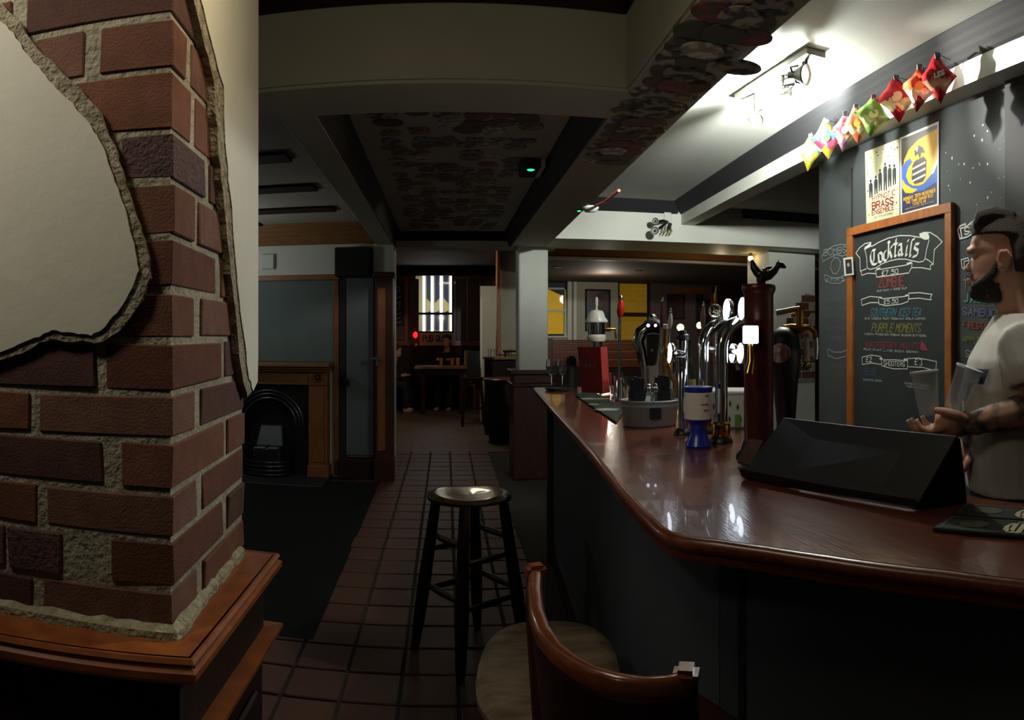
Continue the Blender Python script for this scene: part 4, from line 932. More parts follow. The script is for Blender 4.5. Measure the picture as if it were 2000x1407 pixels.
for i, (px, py, d) in enumerate(((1329, 640, 6.4), (1367, 636, 6.6))):
    q = D(px, py, d)
    t = T('wall_candle_lamp', ('small yellow glowing lamp on the settle, left one', 'small yellow glowing lamp on the settle, right one')[i], 'lamp', q, 'small yellow lamps behind the founts')
    O('bulb', MB().ball(q, .035, 12, 8), WARM, t, smooth=80)
    O('stem', MB().tube([Vector((q.x, q.y, 0)), Vector((q.x, q.y, .05)), q - Vector((0, 0, .1)), q - Vector((0, 0, .03))], [.09, .02, .012, .03], 12), DKWOOD, t, smooth=50)

# white bell-topped fount
c = Zp(1165, 761, CZ); d0 = sqrt(c.x ** 2 + c.y ** 2); k = d0 / F
CER = M('white_ceramic', '#d9d8d0', .25, spec=.6)
t = T('bell_fount', 'chrome cylinder fount with white ceramic bell top and white ring', 'beer tap', c)
zt = lambda py: TN(py) * d0 + H - CZ
O('lower_post', MB().lathe([(.05, 0), (.05, .01), (.035, .03), (.035, zt(668))], c, 24), CHROME, t, smooth=50)
O('ring', MB().lathe([(.030, zt(668)), (.052, zt(667)), (.058, zt(661)), (.056, zt(655)), (.048, zt(653)), (.03, zt(653))], c, 28), CER, t, smooth=60)
O('cylinder', MB().lathe([(17 * k, zt(653)), (18 * k, zt(630))], c, 28), CHROME, t, smooth=50)
O('bell', MB().lathe([(17 * k, zt(631)), (22 * k, zt(630)), (22 * k, zt(626)), (17 * k, zt(620)), (14.5 * k, zt(611)), (11 * k, zt(607)), (4 * k, zt(606)), (2.2 * k, zt(604)), (2 * k, zt(600))], c, 32), CER, t, smooth=60)
O('knob', MB().lathe([(2 * k, zt(600)), (3.2 * k, zt(596)), (3.4 * k, zt(588)), (2.6 * k, zt(582)), (.4 * k, zt(580))], c, 18), CER, t, smooth=60)
sa = c + Vector((0, 0, zt(643)))
O('side_tap', MB().tube([sa + Vector((.05, -.02, 0)), sa + Vector((.11, -.03, 0)), sa + Vector((.115, -.03, -.06))], [.009, .010, .008], 12), BRASS, t, smooth=50)
# red folded menu
t0 = on_bar(1136, 769) + Vector((0, 0, .0085)); t1 = on_bar(1178, 772) + Vector((0, 0, .0085))
RED = M('red_card', '#8e1c20', .5, col2='#7d171b', scale=6)
t = T('menu_card', 'red folded menu card standing on the bar in front of the bell fount', 'menu', t0)
hz = .255
O('front', MB().prism([t0, t1, t1 + Vector((-.012, .01, hz)), t0 + Vector((-.022, .01, hz))], (.002, .004, 0)), RED, t)
O('side', MB().prism([t1, t1 + Vector((.055, .06, 0)), t1 + Vector((.035, .05, hz)), t1 + Vector((-.012, .01, hz))], (-.003, .003, 0)), M('red_card_edge', '#a33a36', .5), t)
mk = MB()
for i in range(3):
    q = t0.lerp(t1, .22 + .2 * i) + Vector((-.01, .0005, hz * .55)); mk.prism([q, q + (t1 - t0) * .14, q + (t1 - t0) * .14 + Vector((0, 0, .022)), q + Vector((0, 0, .022))], (0, -.0015, 0))
O('printed_band', mk, M('menu_print', '#6d5a58', .6), t)
# dark cups and the small tray at the far end of the bar
CUP = [(.038, 0), (.04, .004), (.047, .13), (.049, .132), (.046, .134), (.038, .012), (.001, .010)]
q = on_bar(1116, 757)
t = T('black_beaker', 'black beaker of dark napkins left of the red menu card', 'beaker', q)
O('beaker', MB().lathe(CUP, q, 22), M('grey_tin', '#4a4f50', .5, .4), t, smooth=50)
nk = MB()
for k_ in range(6): nk.box(q + Vector((-.02 + k_ * .008, 0, .145 + random.uniform(-.006, .01))), (.006, .06, .09), rz=random.uniform(-.1, .1))
O('napkin', nk, BLACKM, t)
q = on_bar(1090, 763)
t = T('drinks_tray', 'small round black tray at the far end of the bar', 'tray', q)
O('tray', MB().lathe([(.055, 0), (.075, .004), (.08, .016), (.077, .016), (.07, .008), (.001, .008)], q, 26), BLACKM, t, smooth=50)
for i, (px, py) in enumerate(((1077, 760), (1098, 759))):
    q = on_bar(px, py)
    tag(O('wine_glass', MB().lathe([(.03, 0), (.004, .006), (.004, .08), (.03, .11), (.036, .14), (.03, .18), (.028, .18), (.034, .14), (.028, .112), (.001, .09)], q, 18), GLASS, smooth=60), ('clear stemmed glass at the far bar end, left one', 'clear stemmed glass at the far bar end, right one')[i], 'glass', 'stemmed glasses at the far bar end')
for i, (px, py) in enumerate(((1198, 774), (1205, 785), (1222, 783))):
    q = on_bar(px, py) + Vector((.03, .05, .009)); q.z = CZ + .0005 if i == 2 else CZ + .009
    tag(O('tumbler', MB().lathe([(.030, 0), (.038, .115), (.035, .115), (.027, .008), (.001, .008)], q, 20), GLASS, smooth=50), ('upright clear tumbler on the drip mat, nearest the red menu', 'upright clear tumbler on the drip mat, nearest the zinc tub', 'upright clear tumbler standing behind the drip mat')[i], 'glass', 'tumblers by the drip mat')

# ---------------------------------------------------------------- lettering: one-stroke capitals drawn as chalk or ink lines
GL = {'A': '002640|1232', 'B': '00063645433303|3342413000', 'C': '453616050110 3041', 'D': '000626444226000', 'E': '46060040|0333', 'F': '460600|0333', 'G': '4536160501103041 4323',
      'H': '0006|4046|0343', 'I': '2026', 'J': '363110 01', 'K': '0006|4602|1340', 'L': '060040', 'M': '0006234640', 'N': '00064046', 'O': '10010516364541 3010', 'P': '0006364544330 3',
      'Q': '100105163645413010|2240', 'R': '000636454433 03|2340', 'S': '45361605041332424130 1001', 'T': '0646|2620', 'U': '060110304146', 'V': '062046', 'W': '0610233046', 'X': '0046|0640', 'Y': '062346|2320', 'Z': '06460040',
      '0': '100105163645413010', '1': '152620', '2': '051636450040', '3': '06463342413010', '4': '36023242|3036', '5': '46060434434130 00', '7': '064610', '8': '130405163645440310|13334130 1001|1333', '.': '2021', '+': '0343|2125', '-': '0343', '\u00a3': '45362615 10|0040|0333', '4b': ''}
GL['D'] = '000626454126 00'.replace(' ', '')[:0] + '00062645412000'
GL = {k: [[(int(q[i]), int(q[i + 1])) for i in range(0, len(q) - 1, 2)] for q in v.replace(' ', '').split('|')] for k, v in GL.items()}
def text_lines(s):
    out = []; x = 0
    for ch_ in s:
        if ch_ == ' ': x += 3.2; continue
        for st_ in GL.get(ch_, []): out.append([(x + a, b) for a, b in st_])
        x += 3.4 if ch_ in '.I' else 5.4
    return out, x - 1.4
def write(mb, s, p0, p1, h, place, nrm, wd, shear=0.0, arc=0.0, nib=None):
    # p0, p1: baseline ends in photograph pixels; h: letter height in pixels
    L_, W_ = text_lines(s)
    for st_ in L_:
        P = []
        for (x, y) in st_:
            t = x / W_; q = (p0[0] + (p1[0] - p0[0]) * t + shear * y / 6 * h, p0[1] + (p1[1] - p0[1]) * t - h * y / 6 - arc * 4 * t * (1 - t))
            P.append(place(*q))
        mb.ribbon(P, nrm, wd, nib)
    return mb

# ---------------------------------------------------------------- framed chalkboard and the wall lettering
cb = T('cocktail_board', 'large cocktail menu chalkboard in an orange wooden frame', 'chalkboard', WP(1765, 640, 0.0))
def quad_on_wall(pts, o0, o1, mb=None):
    return (mb or MB()).prism([WP(x, y, o0) for x, y in pts], WN * (o1 - o0))
ybl, ybr = 858, 905
cbb = O('board', quad_on_wall([(1668, 455), (1858, 408), (1858, ybr), (1668, ybl)], 0.002, .012), CHALKB, cb)
FRM = M('orange_frame_wood', '#9a5a24', .5, col2='#7d441b', scale=9, stretch=(4, 4, 1.5))
O('frame', quad_on_wall([(1661, 448), (1867, 396), (1867, 416), (1661, 464)], .002, .03), FRM, cb, bevel=.003)
O('frame', quad_on_wall([(1661, 462), (1672, 459.5), (1672, ybl + 2), (1661, ybl)], .002, .029), FRM, cb, bevel=.003)
O('frame', quad_on_wall([(1853, 418), (1867, 414.5), (1867, ybr + 2), (1853, ybr)], .002, .029), FRM, cb, bevel=.003)
bp = lambda x, y: WP(x, y, .0135)
wp = lambda x, y: WP(x, y, .003)
c5 = lambda x, y: bp(1660 + x * .13505, 430 + y * .13505)
ax = (WP(1800, 600) - WP(1700, 600)).normalized(); az_ = Vector((0, 0, 1))
ck = MB()
def lines(mb, LL, f, wd=.004):
    for l in LL: mb.ribbon([f(*p) for p in l], WN, wd)
    return mb
lines(ck, [[(310, 385), (420, 320), (560, 260), (720, 225), (860, 225), (1005, 250)], [(85, 480), (140, 400), (220, 340), (305, 322)], [(85, 480), (145, 550), (150, 740), (240, 705)],
           [(215, 420), (245, 560), (250, 690), (290, 715), (380, 690), (470, 630), (580, 590), (700, 565), (800, 565), (900, 590), (1000, 610), (1060, 595), (1085, 560), (1110, 420), (1145, 290)],
           [(1060, 178), (1160, 180), (1260, 240), (1335, 315), (1220, 430), (1205, 640), (1150, 590), (1085, 555)],
           [(370, 730), (385, 825), (600, 800), (850, 765), (890, 690), (900, 620)], [(440, 715), (820, 650)], [(160, 745), (172, 800), (260, 770), (370, 775)], [(900, 690), (1040, 690), (1165, 715), (1165, 655), (1205, 640)],
           [(165, 1150), (290, 1105), (460, 1120)], [(165, 1150), (175, 1235), (290, 1195), (420, 1195)], [(415, 1140), (420, 1215), (520, 1240), (740, 1215), (840, 1180), (855, 1095)], [(470, 1140), (800, 1105)],
           [(850, 1060), (1000, 1050), (1190, 1075), (1165, 1110), (1175, 1155), (1000, 1130), (850, 1140)]], c5, .0045)
for bl in ([(205, 435), (212, 395), (305, 325), (308, 380)], [(1005, 195), (1060, 178), (1130, 190), (1150, 240), (1140, 280), (1080, 285), (1010, 250)], [(375, 730), (385, 700), (440, 685), (435, 715)], [(820, 620), (890, 600), (895, 630), (825, 655)], [(420, 1130), (465, 1112), (465, 1138)], [(795, 1085), (850, 1070), (850, 1100), (800, 1110)]):
    ck.poly([c5(*p) for p in bl])
c6 = lambda x, y: bp(1660 + x * .1421, 600 + y * .1421)
lines(ck, [[(165, 690), (290, 660), (420, 680)], [(165, 690), (170, 790), (300, 770), (430, 790)], [(430, 710), (440, 810), (600, 850), (790, 850), (795, 740), (620, 725), (450, 725)], [(780, 710), (940, 700), (1190, 750), (1180, 880), (1000, 830), (800, 820)]], c6, .0038)
for bl in ([(400, 710), (430, 685), (450, 710), (430, 730)], [(735, 735), (745, 705), (795, 715), (795, 740)]): ck.poly([c6(*p) for p in bl])
write(ck, '\u00a37.50', (1722, 538.5), (1754, 534), 8.5, bp, WN, .0036)
write(ck, '\u00a35.50', (1726, 594), (1754, 591.5), 7.5, bp, WN, .0034)
write(ck, '\u00a32', (1691, 707), (1703, 707), 9, bp, WN, .0034)
write(ck, 'SHOOTERS', (1726, 714), (1767, 716), 9, bp, WN, .0032)
write(ck, '\u00a33', (1786, 712), (1801, 714), 11, bp, WN, .0034)
NB = ax * .0062 + az_ * .0062
for st_ in ([(370, 430), (320, 440), (297, 510), (300, 580), (330, 640), (375, 640), (400, 615)], [(350, 450), (345, 600)], [(410, 490), (420, 600), (450, 615), (470, 590), (465, 490), (440, 470), (412, 490)],
            [(525, 445), (492, 470), (490, 570), (512, 592), (535, 575)], [(562, 305), (552, 555)], [(548, 315), (580, 330)], [(560, 440), (602, 375), (608, 395), (572, 450), (606, 545)], [(668, 270), (648, 520), (672, 522)], [(625, 350), (690, 340)],
            [(702, 360), (742, 345), (750, 510), (772, 498)], [(745, 420), (707, 440), (702, 500), (727, 512), (748, 480)], [(830, 365), (805, 510), (828, 503)], [(832, 300), (850, 295)], [(938, 270), (895, 292), (865, 520), (884, 518)],
            [(1000, 345), (945, 345), (930, 400), (985, 440), (975, 508), (905, 535)]):
    ck.ribbon([c5(*p) for p in st_], WN, .01, nib=NB)
O('chalk_lettering', ck, CHALK, cbb)['kind'] = 'stuff'
def words(name, mat, items, parent, place, wd=.0045):
    mb = MB()
    for it in items: write(mb, it[0], it[1], it[2], it[3], place, WN, it[4] if len(it) > 4 else wd, shear=it[5] if len(it) > 5 else 0)
    o = O(name, mb, CHK[mat] if mat in CHK else mat, parent); o['kind'] = 'stuff'; return o
words('chalk_lettering', 'red', [('ZOMBIE', (1716, 562), (1765, 558), 19)], cbb, bp, .006)
words('chalk_lettering', 'blue', [('SOUTHERN ICED TEA', (1698, 618), (1797, 617), 15, .005, .3)], cbb, bp)
words('chalk_lettering', 'yellow', [('PURPLE MOMENTS', (1702, 648), (1797, 649), 16, .005, .2)], cbb, bp)
words('chalk_lettering', 'crimson', [('RASPBERRY MOJITO', (1690, 679), (1795, 682), 11, .004, .2)], cbb, bp)
O('chalk_berry', MB().poly([bp(1797, 683), bp(1813, 686), bp(1806, 672), bp(1799, 665)]), CHK['crimson'], cbb)
words('chalk_lettering', 'navy', [('BLUE', (1688, 732), (1712, 733), 13)], cbb, bp)
words('chalk_lettering', 'orange', [('FIRE', (1778, 735), (1798, 737), 11)], cbb, bp)
words('chalk_lettering', 'grey', [('RUM RUM + MORE RUM', (1713, 570.5), (1771, 564.5), 3.6, .003), ('GIN VODKA RUM TEQUILA COLA LEMON', (1689, 624), (1807, 624), 3.4, .003), ('VODKA PASSION CREAM SUGAR BITTERS', (1688, 654), (1808, 658), 3.4, .003),
      ('RUM MINT LIME SODA BERRY', (1687, 684), (1794, 690), 3.4, .003), ('CURACAO LEMON', (1686, 743), (1722, 746), 3.4, .003), ('SAMBUCA TABASCO', (1767, 750), (1815, 756), 3.2, .003), ('TEQUILA SHOT', (1770, 756), (1812, 761), 3, .003)], cbb, bp)
# the wall itself: BOMBS on the left, SHOTS on the right
lm = MB()
c7 = lambda x, y: wp(1590 + x * .2133, 460 + y * .2133)
lines(lm, [[(70, 190), (110, 140), (170, 100), (230, 85), (290, 85), (320, 70)], [(70, 190), (80, 240), (140, 205), (200, 175), (260, 190), (310, 170), (325, 130)], [(190, 205), (160, 240), (150, 300), (175, 350), (205, 350), (235, 300), (240, 240), (215, 205), (190, 205)], [(185, 205), (180, 180), (200, 175)],
           [(95, 360), (100, 410), (160, 440), (230, 440), (290, 405)], [(100, 360), (170, 390), (240, 385), (280, 360)], [(120, 1040), (130, 1100), (200, 1130), (280, 1110), (315, 1080)], [(130, 1040), (180, 1070), (250, 1070), (310, 1045)]], c7, .004)
O('chalk_drawing', lm, CHK['grey'], wr)['kind'] = 'stuff'
words('chalk_lettering', 'grey', [('BOMBS', (1609, 500), (1653, 493), 12, .004), ('2 FOR 5', (1613, 551), (1648, 548), 6, .003)], wr, wp)
words('chalk_lettering', 'dim', [('JAGER', (1612, 590), (1655, 588), 7), ('SKITTLE', (1612, 607), (1655, 606), 7), ('GRAVY', (1612, 620), (1655, 619), 7), ('GLITTER', (1612, 645), (1655, 645), 7), ('CHERRY', (1612, 664), (1655, 665), 7), ('VEGAS', (1618, 717), (1652, 718), 7)], wr, wp, .003)
sh = MB()
c2 = lambda x, y: wp(1850 + x * .15635, 420 + y * .15635)
lines(sh, [[(235, 150), (320, 80), (400, 40), (480, 22), (560, 30), (640, 45), (630, 130)], [(130, 185), (160, 140), (230, 110), (225, 150)], [(130, 185), (160, 300), (185, 285), (165, 170), (235, 150)], [(185, 295), (260, 270), (340, 215), (420, 188), (530, 185)], [(570, 40), (600, 5), (640, 40)], [(700, 0), (665, 60), (670, 110)]], c2, .0075)
lines(sh, [[(345, 215), (455, 370)], [(490, 230), (430, 300)]], c2, .008)
lines(sh, [[(180, 560), (260, 535), (270, 570), (210, 580), (215, 680), (185, 655), (175, 560)], [(215, 680), (300, 705), (390, 710)], [(275, 590), (320, 600), (320, 510), (400, 470)], [(320, 585), (430, 575)], [(290, 470), (330, 400), (380, 420), (350, 490)]], c2, .0045)
O('chalk_drawing', sh, CHALK, wr)['kind'] = 'stuff'
words('chalk_lettering', CHALK, [('SHOTS', (1884, 459), (1941, 440), 13, .006)], wr, wp)
words('chalk_lettering', 'grey', [('4 FOR', (1888, 523), (1930, 520), 8, .004)], wr, wp)
words('chalk_lettering', 'tan', [('TEQUILA', (1881, 563), (1965, 559), 16)], wr, wp)
words('chalk_lettering', 'teal', [('JAGER', (1883, 590), (1942, 592), 16, .006)], wr, wp)
words('chalk_lettering', 'violet', [('SAMBUCA', (1880, 615), (1957, 620), 14, .005)], wr, wp)
words('chalk_lettering', 'red', [('FIRESTARTER', (1881, 640), (1956, 646), 12)], wr, wp)
words('chalk_lettering', 'olive', [('APPLE SOUR', (1880, 668), (1948, 675), 11)], wr, wp)
words('chalk_lettering', 'grey', [('SOURS', (1886, 697), (1930, 702), 13)], wr, wp)
words('chalk_lettering', 'red', [('VIM', (1886, 752), (1912, 756), 13)], wr, wp)

# ---------------------------------------------------------------- posters on the wall
po = T('gig_poster', 'cream brass band gig poster with dark standing figures', 'poster', WP(1724, 360, .0))
q1 = [(1690, 297), (1757, 271.5), (1757.5, 423), (1693, 439)]
def bl(q, u, v): # u right, v down, 0..1
    a, b, c, d = q; return (a[0] * (1 - u) * (1 - v) + b[0] * u * (1 - v) + c[0] * u * v + d[0] * (1 - u) * v, a[1] * (1 - u) * (1 - v) + b[1] * u * (1 - v) + c[1] * u * v + d[1] * (1 - u) * v)
def quadpoly(mb, q, pts, off): return mb.poly([WP(*bl(q, u, v), off) for u, v in pts])
PAPER = M('cream_paper', '#cfc9a6', .6)
pop = O('paper', quad_on_wall(q1, .003, .005), PAPER, po)
random.seed(4)
cf = {}
for k in range(90):
    u, v = random.uniform(.03, .97), random.uniform(.03, .97)
    if .12 < u < .9 and .18 < v < .92: continue
    cn = random.choice(('p_red', 'p_green', 'p_black', 'p_yel')); s_ = random.uniform(.012, .035); a = random.uniform(0, 6)
    quadpoly(cf.setdefault(cn, MB()), q1, [(u + s_ * cos(a), v + s_ * .6 * sin(a)), (u + s_ * cos(a + 2), v + s_ * .6 * sin(a + 2)), (u + s_ * cos(a + 4), v + s_ * .6 * sin(a + 4))], .0056)
PC = dict(p_red=M('print_red', '#a8483a', .6), p_green=M('print_green', '#4d7a5a', .6), p_black=M('print_black', '#1c1f28', .6), p_yel=M('print_yellow', '#c9b23a', .6), p_navy=M('print_navy', '#1b2140', .6), p_dred=M('print_dark_red', '#7c1d1c', .6), p_aqua=M('print_aqua', '#9dbfa4', .6))
for k, mb in cf.items(): O('print_confetti', mb, PC[k], pop)['kind'] = 'stuff'
fg = MB()
for i, (u, v, h_) in enumerate(((.14, .40, .25), (.29, .37, .25), (.42, .30, .30), (.57, .24, .37), (.70, .28, .30), (.84, .30, .27))):
    w_ = .055
    quadpoly(fg, q1, [(u - w_ * .4, v + .045), (u + w_ * .4, v + .045), (u + w_, v + .07), (u + w_, v + h_ * .55), (u + w_ * .8, v + h_), (u + w_ * .3, v + h_), (u, v + h_ * .6), (u - w_ * .3, v + h_), (u - w_ * .8, v + h_), (u - w_, v + h_ * .55), (u - w_, v + .07)], .0058)
    quadpoly(fg, q1, [(u + .03 * cos(a), v + .02 + .022 * sin(a)) for a in [2 * pi * k / 10 for k in range(10)]], .0058)
O('print_figures', fg, PC['p_black'], pop)['kind'] = 'stuff'
tx = MB()
def pwrite(mb, q, s, u0, v0, u1, h, off, wd):
    return write(mb, s, (u0, v0), (u1, v0), h, lambda u, v: WP(*bl(q, u, v), off), WN, wd)
pwrite(tx, q1, 'HYPNOTIC', .17, .70, .86, .065, .0058, .004); pwrite(tx, q1, 'BRASS', .17, .81, .80, .085, .0058, .008); pwrite(tx, q1, 'ENSEMBLE', .16, .89, .82, .06, .0058, .0045)
O('print_lettering', tx, PC['p_dred'], pop)['kind'] = 'stuff'
tx = MB(); pwrite(tx, q1, 'TUE 10TH NOVEMBER', .2, .945, .8, .028, .0058, .0018)
O('print_lettering', tx, PC['p_green'], pop)['kind'] = 'stuff'
p_2 = T('gig_poster', 'yellow and dark blue gig poster with a white border and a stack of barrels', 'poster', WP(1796, 330, .0))
q2 = [(1758, 270), (1834, 237), (1834, 403), (1759.5, 423)]
p2p = O('paper', quad_on_wall(q2, .003, .005), M('white_paper', '#dcdcd6', .5), p_2)
q3 = [bl(q2, *uv) for uv in ((.03, .02), (.95, .03), (.95, .965), (.03, .965))]
def art(name, pts, mat, off): O(name, quadpoly(MB(), q3, pts, off), mat, p2p)
YL = M('print_gold', '#d9a81e', .5); NV = M('print_deep_blue', '#151c44', .5); BL = M('print_blue', '#2750a0', .5); WHP = M('print_white', '#e4e4dc', .5); BRN = M('print_brown', '#2e2118', .5); AMB = M('print_amber', '#a87a1c', .5)
art('print_background', [(0, 0), (1, 0), (1, 1), (0, 1)], NV, .0054)
art('print_sky', [(.0, .0), (1, .0), (1, .62), (.75, .68), (.5, .70), (.2, .66), (.0, .52)], YL, .0056)
art('print_shade', [(0, 0), (1, 0), (1, .05), (.5, .10), (.25, .17), (.1, .30), (0, .40)], BRN, .0058)
art('print_arc', [(.06, .30), (.2, .18), (.45, .10), (.8, .07), (1, .07), (1, .15), (.75, .15), (.45, .19), (.2, .28), (.08, .38)], YL, .0060)
art('print_wave', [(0, .40), (.12, .32), (.25, .30), (.30, .36), (.18, .42), (.12, .52), (.2, .62), (.35, .69), (.6, .70), (.85, .60), (1, .48), (1, .72), (.6, .78), (.2, .76), (0, .66)], BL, .0061)
art('print_wave', [(.02, .54), (.1, .62), (.28, .70), (.45, .74), (.3, .77), (.1, .74), (.02, .66)], YL, .0062)
art('print_foam', [(.8, .60), (.92, .50), (1, .42), (1, .50), (.9, .60)], WHP, .0062)
art('print_barrels', [(.30, .42), (.36, .36), (.62, .34), (.70, .40), (.68, .60), (.6, .66), (.36, .66), (.28, .58)], BRN, .0063)
for v in (.44, .52, .60): art('print_hoop', [(.31, v), (.67, v - .03), (.67, v - .005), (.31, v + .025)], WHP, .0064)
art('print_hat', [(.36, .22), (.48, .17), (.6, .22), (.66, .30), (.55, .28), (.52, .36), (.46, .28), (.38, .30)], BRN, .0063)
art('print_plume', [(.38, .20), (.47, .19), (.44, .25)], WHP, .0064)
tx = MB()
pwrite(tx, q3, 'MONDAY 30TH NOVEMBER', .05, .84, .95, .04, .0066, .0034); pwrite(tx, q3, 'THE TANK SWANSFIELD', .12, .89, .88, .035, .0066, .003); pwrite(tx, q3, 'TICKETS \u00a38', .3, .935, .68, .03, .0066, .0026); pwrite(tx, q3, 'DOORS 7PM TILL LATE - MORE ACTS TO COME', .1, .965, .9, .014, .0066, .001)
O('print_lettering', tx, YL, p2p)['kind'] = 'stuff'
ph = T('photo_card', 'small white-bordered portrait photo clipped to the chalkboard frame', 'photograph', WP(1657, 522, .03))
qp = [(1647.5, 504.5), (1665.5, 502), (1668, 537), (1650, 539.5)]
O('card', quad_on_wall(qp, .031, .033), WHITE, ph)
qq = [bl(qp, *uv) for uv in ((.16, .1), (.84, .1), (.84, .9), (.16, .9))]
O('print', quad_on_wall(qq, .033, .0335), PC['p_black'], ph)
O('print_face', quadpoly(MB(), qq, [(.45 + .2 * cos(a), .38 + .14 * sin(a)) for a in [2 * pi * k / 12 for k in range(12)]], .0338), SKIN, ph)

# ---------------------------------------------------------------- spotlights
SPT = M('spot_metal', '#35332c', .5, .4)
sl = T('ceiling_spot_bar', 'metal ceiling spotlight bar with a bright lit lamp over the bar', 'spotlight', (1.5, 2.75, ZBAR))
A, B = Vector((1.475, 3.08, ZBAR)), Vector((1.515, 2.43, ZBAR))
O('rail', MB().prism([A + Vector((-.05, 0, -.028)), A + Vector((.05, 0, -.028)), B + Vector((.05, 0, -.028)), B + Vector((-.05, 0, -.028))], (0, 0, .028)), M('rail_grey', '#77766f', .5, .4), sl, bevel=.004)
def spot(p0, head, aim, lit, t, par=None):
    aim = Vector(aim).normalized(); R = rotto(aim); head = Vector(head)
    O('arm', MB().tube([p0, Vector(p0) + Vector((0, 0, -.05)), head + Vector((0, 0, .05)), head + Vector((0, 0, .03))], .008, 10), SPT, t, smooth=50)
    O('yoke', MB().tube([head + R @ Vector((.045, 0, -.01)), head + R @ Vector((.04, 0, -.05)), head + R @ Vector((-.04, 0, -.05)), head + R @ Vector((-.045, 0, -.01))], .005, 8), SPT, t, smooth=50)
    h_ = O('lamp_head', MB().lathe([(.012, -.075), (.016, -.07), (.017, -.045), (.03, -.02), (.042, .004), (.045, .008), (.045, .014), (.041, .014), (.036, .004), (.014, -.02), (.001, -.022)], head, 22, R), SPT, t, smooth=50)
    O('bulb', MB().lathe([(.034, .004), (.03, .008), (.001, .012)], head, 18, R), BULB if lit else M('unlit_bulb_%d' % int(head.x * 1e3 + head.y * 1e2), '#c9c3a0', .2, .4), h_, smooth=60)
spot((1.487, 2.96, 2.606), (1.487, 2.955, 2.475), (-.45, -.55, -.75), False, sl)
spot((1.50, 2.70, 2.606), (1.555, 2.69, 2.525), (.45, -.85, -.12), True, sl)
spot((1.505, 2.50, 2.606), (1.465, 2.455, 2.52), (.5, -.8, -.15), True, sl)
ws = T('wall_spotlight', 'black twin-headed spotlight on the white fascia at the bar end', 'spotlight', D(1297, 440, 5.9))
wj = Yp(1303, 432, 5.84); wj.y = 5.845
O('back_plate', MB().box(wj + Vector((0, -.012, .03)), (.07, .03, .10)), WHITE, ws, bevel=.004)
for (px, py, rr) in ((1280, 432, .030), (1279, 451, .038)):
    hd = Yp(px, py, 5.62); R = rotto((-.25, -1, -.05))
    hh_ = O('lamp_head', MB().lathe([(rr * .3, -.09), (rr * .6, -.08), (rr * .8, -.02), (rr, 0), (rr, .012), (rr * .85, .012), (rr * .7, -.004), (.001, -.006)], hd, 20, R), BLACK, ws, smooth=50)
    O('bulb', MB().ball(hd + Vector((0, -.004, 0)), rr * .28, 10, 8), SPT, hh_, smooth=80)
    O('arm', MB().tube([wj + Vector((0, -.02, -.01)), hd.lerp(wj, .5) + Vector((.01, -.03, 0)), hd + R @ Vector((0, 0, -.085))], .012, 8), BLACK, ws, smooth=50)
cj = MB()
for k in range(4):
    cj.tube([wj + Vector((.01 - .02 * k, -.06, -.05)), wj + Vector((.02 - .035 * k, -.09, -.11 - .02 * (k % 2))), wj + Vector((-.03 * k, -.07, -.14)), wj + Vector((.03 - .02 * k, -.05, -.08))], .004, 6)
O('loose_cable', cj, M('cable_tan', '#8a8466', .6), ws, smooth=50)
O('clip_spring', MB().prism([wj + Vector(v) for v in ((.0, -.05, -.02), (.03, -.05, -.03), (.0, -.08, -.10), (-.025, -.08, -.09))], (0, -.015, 0)), SPT, ws, bevel=.003)
# green-lit emergency light and white sensor with orange cable
em = T('exit_light', 'dark ceiling exit light glowing green with a pale side', 'exit light', Zp(1040, 330, ZC))
ec = Zp(1034, 330, ZC - .03)
O('housing', MB().b2((ec.x - .05, ec.y - .14, ZC - .05), (ec.x + .05, ec.y + .14, ZC)), BLACKM, em, bevel=.006)
O('side_plate', MB().b2((ec.x + .051, ec.y - .13, ZC - .05), (ec.x + .075, ec.y + .13, ZC - .004)), M('pale_side', '#b5b8b4', .6), em)
O('green_figure', MB().add([Vector((ec.x + .024 * cos(a), ec.y - .06 + .03 * sin(a), ZC - .0515)) for a in (0, 1.1, 2.0, 3.3, 4.1, 5.2)], [tuple(range(6))]), GRNL, em)
sd = Zp(1153, 407, ZB - .012)
sn_ = T('ceiling_sensor', 'white round sensor with an orange cable on the beam edge', 'sensor', sd)
O('body', MB().lathe([(.03, .012), (.055, .010), (.058, .0), (.04, -.022), (.001, -.028)], sd, 22), WHITE, sn_, smooth=50)
O('cable', MB().tube([sd + Vector((.02, -.02, .006)), sd + Vector((.05, -.20, .006)), sd + Vector((.053, -.55, .006))], .010, 8), M('orange_cable', '#c0402a', .5), sn_, smooth=50)
g_ = Zp(1131, 412, ZB - .006)
tg = T('indicator_light', 'tiny green indicator light on the underside of the beam', 'lamp', g_)
O('led', MB().ball(g_, (.014, .02, .006), 10, 6), GRNL, tg, smooth=80)
O('bezel', MB().lathe([(.022, .008), (.024, 0.0), (.016, -.001)], g_, 14), BLACK, tg, smooth=50)

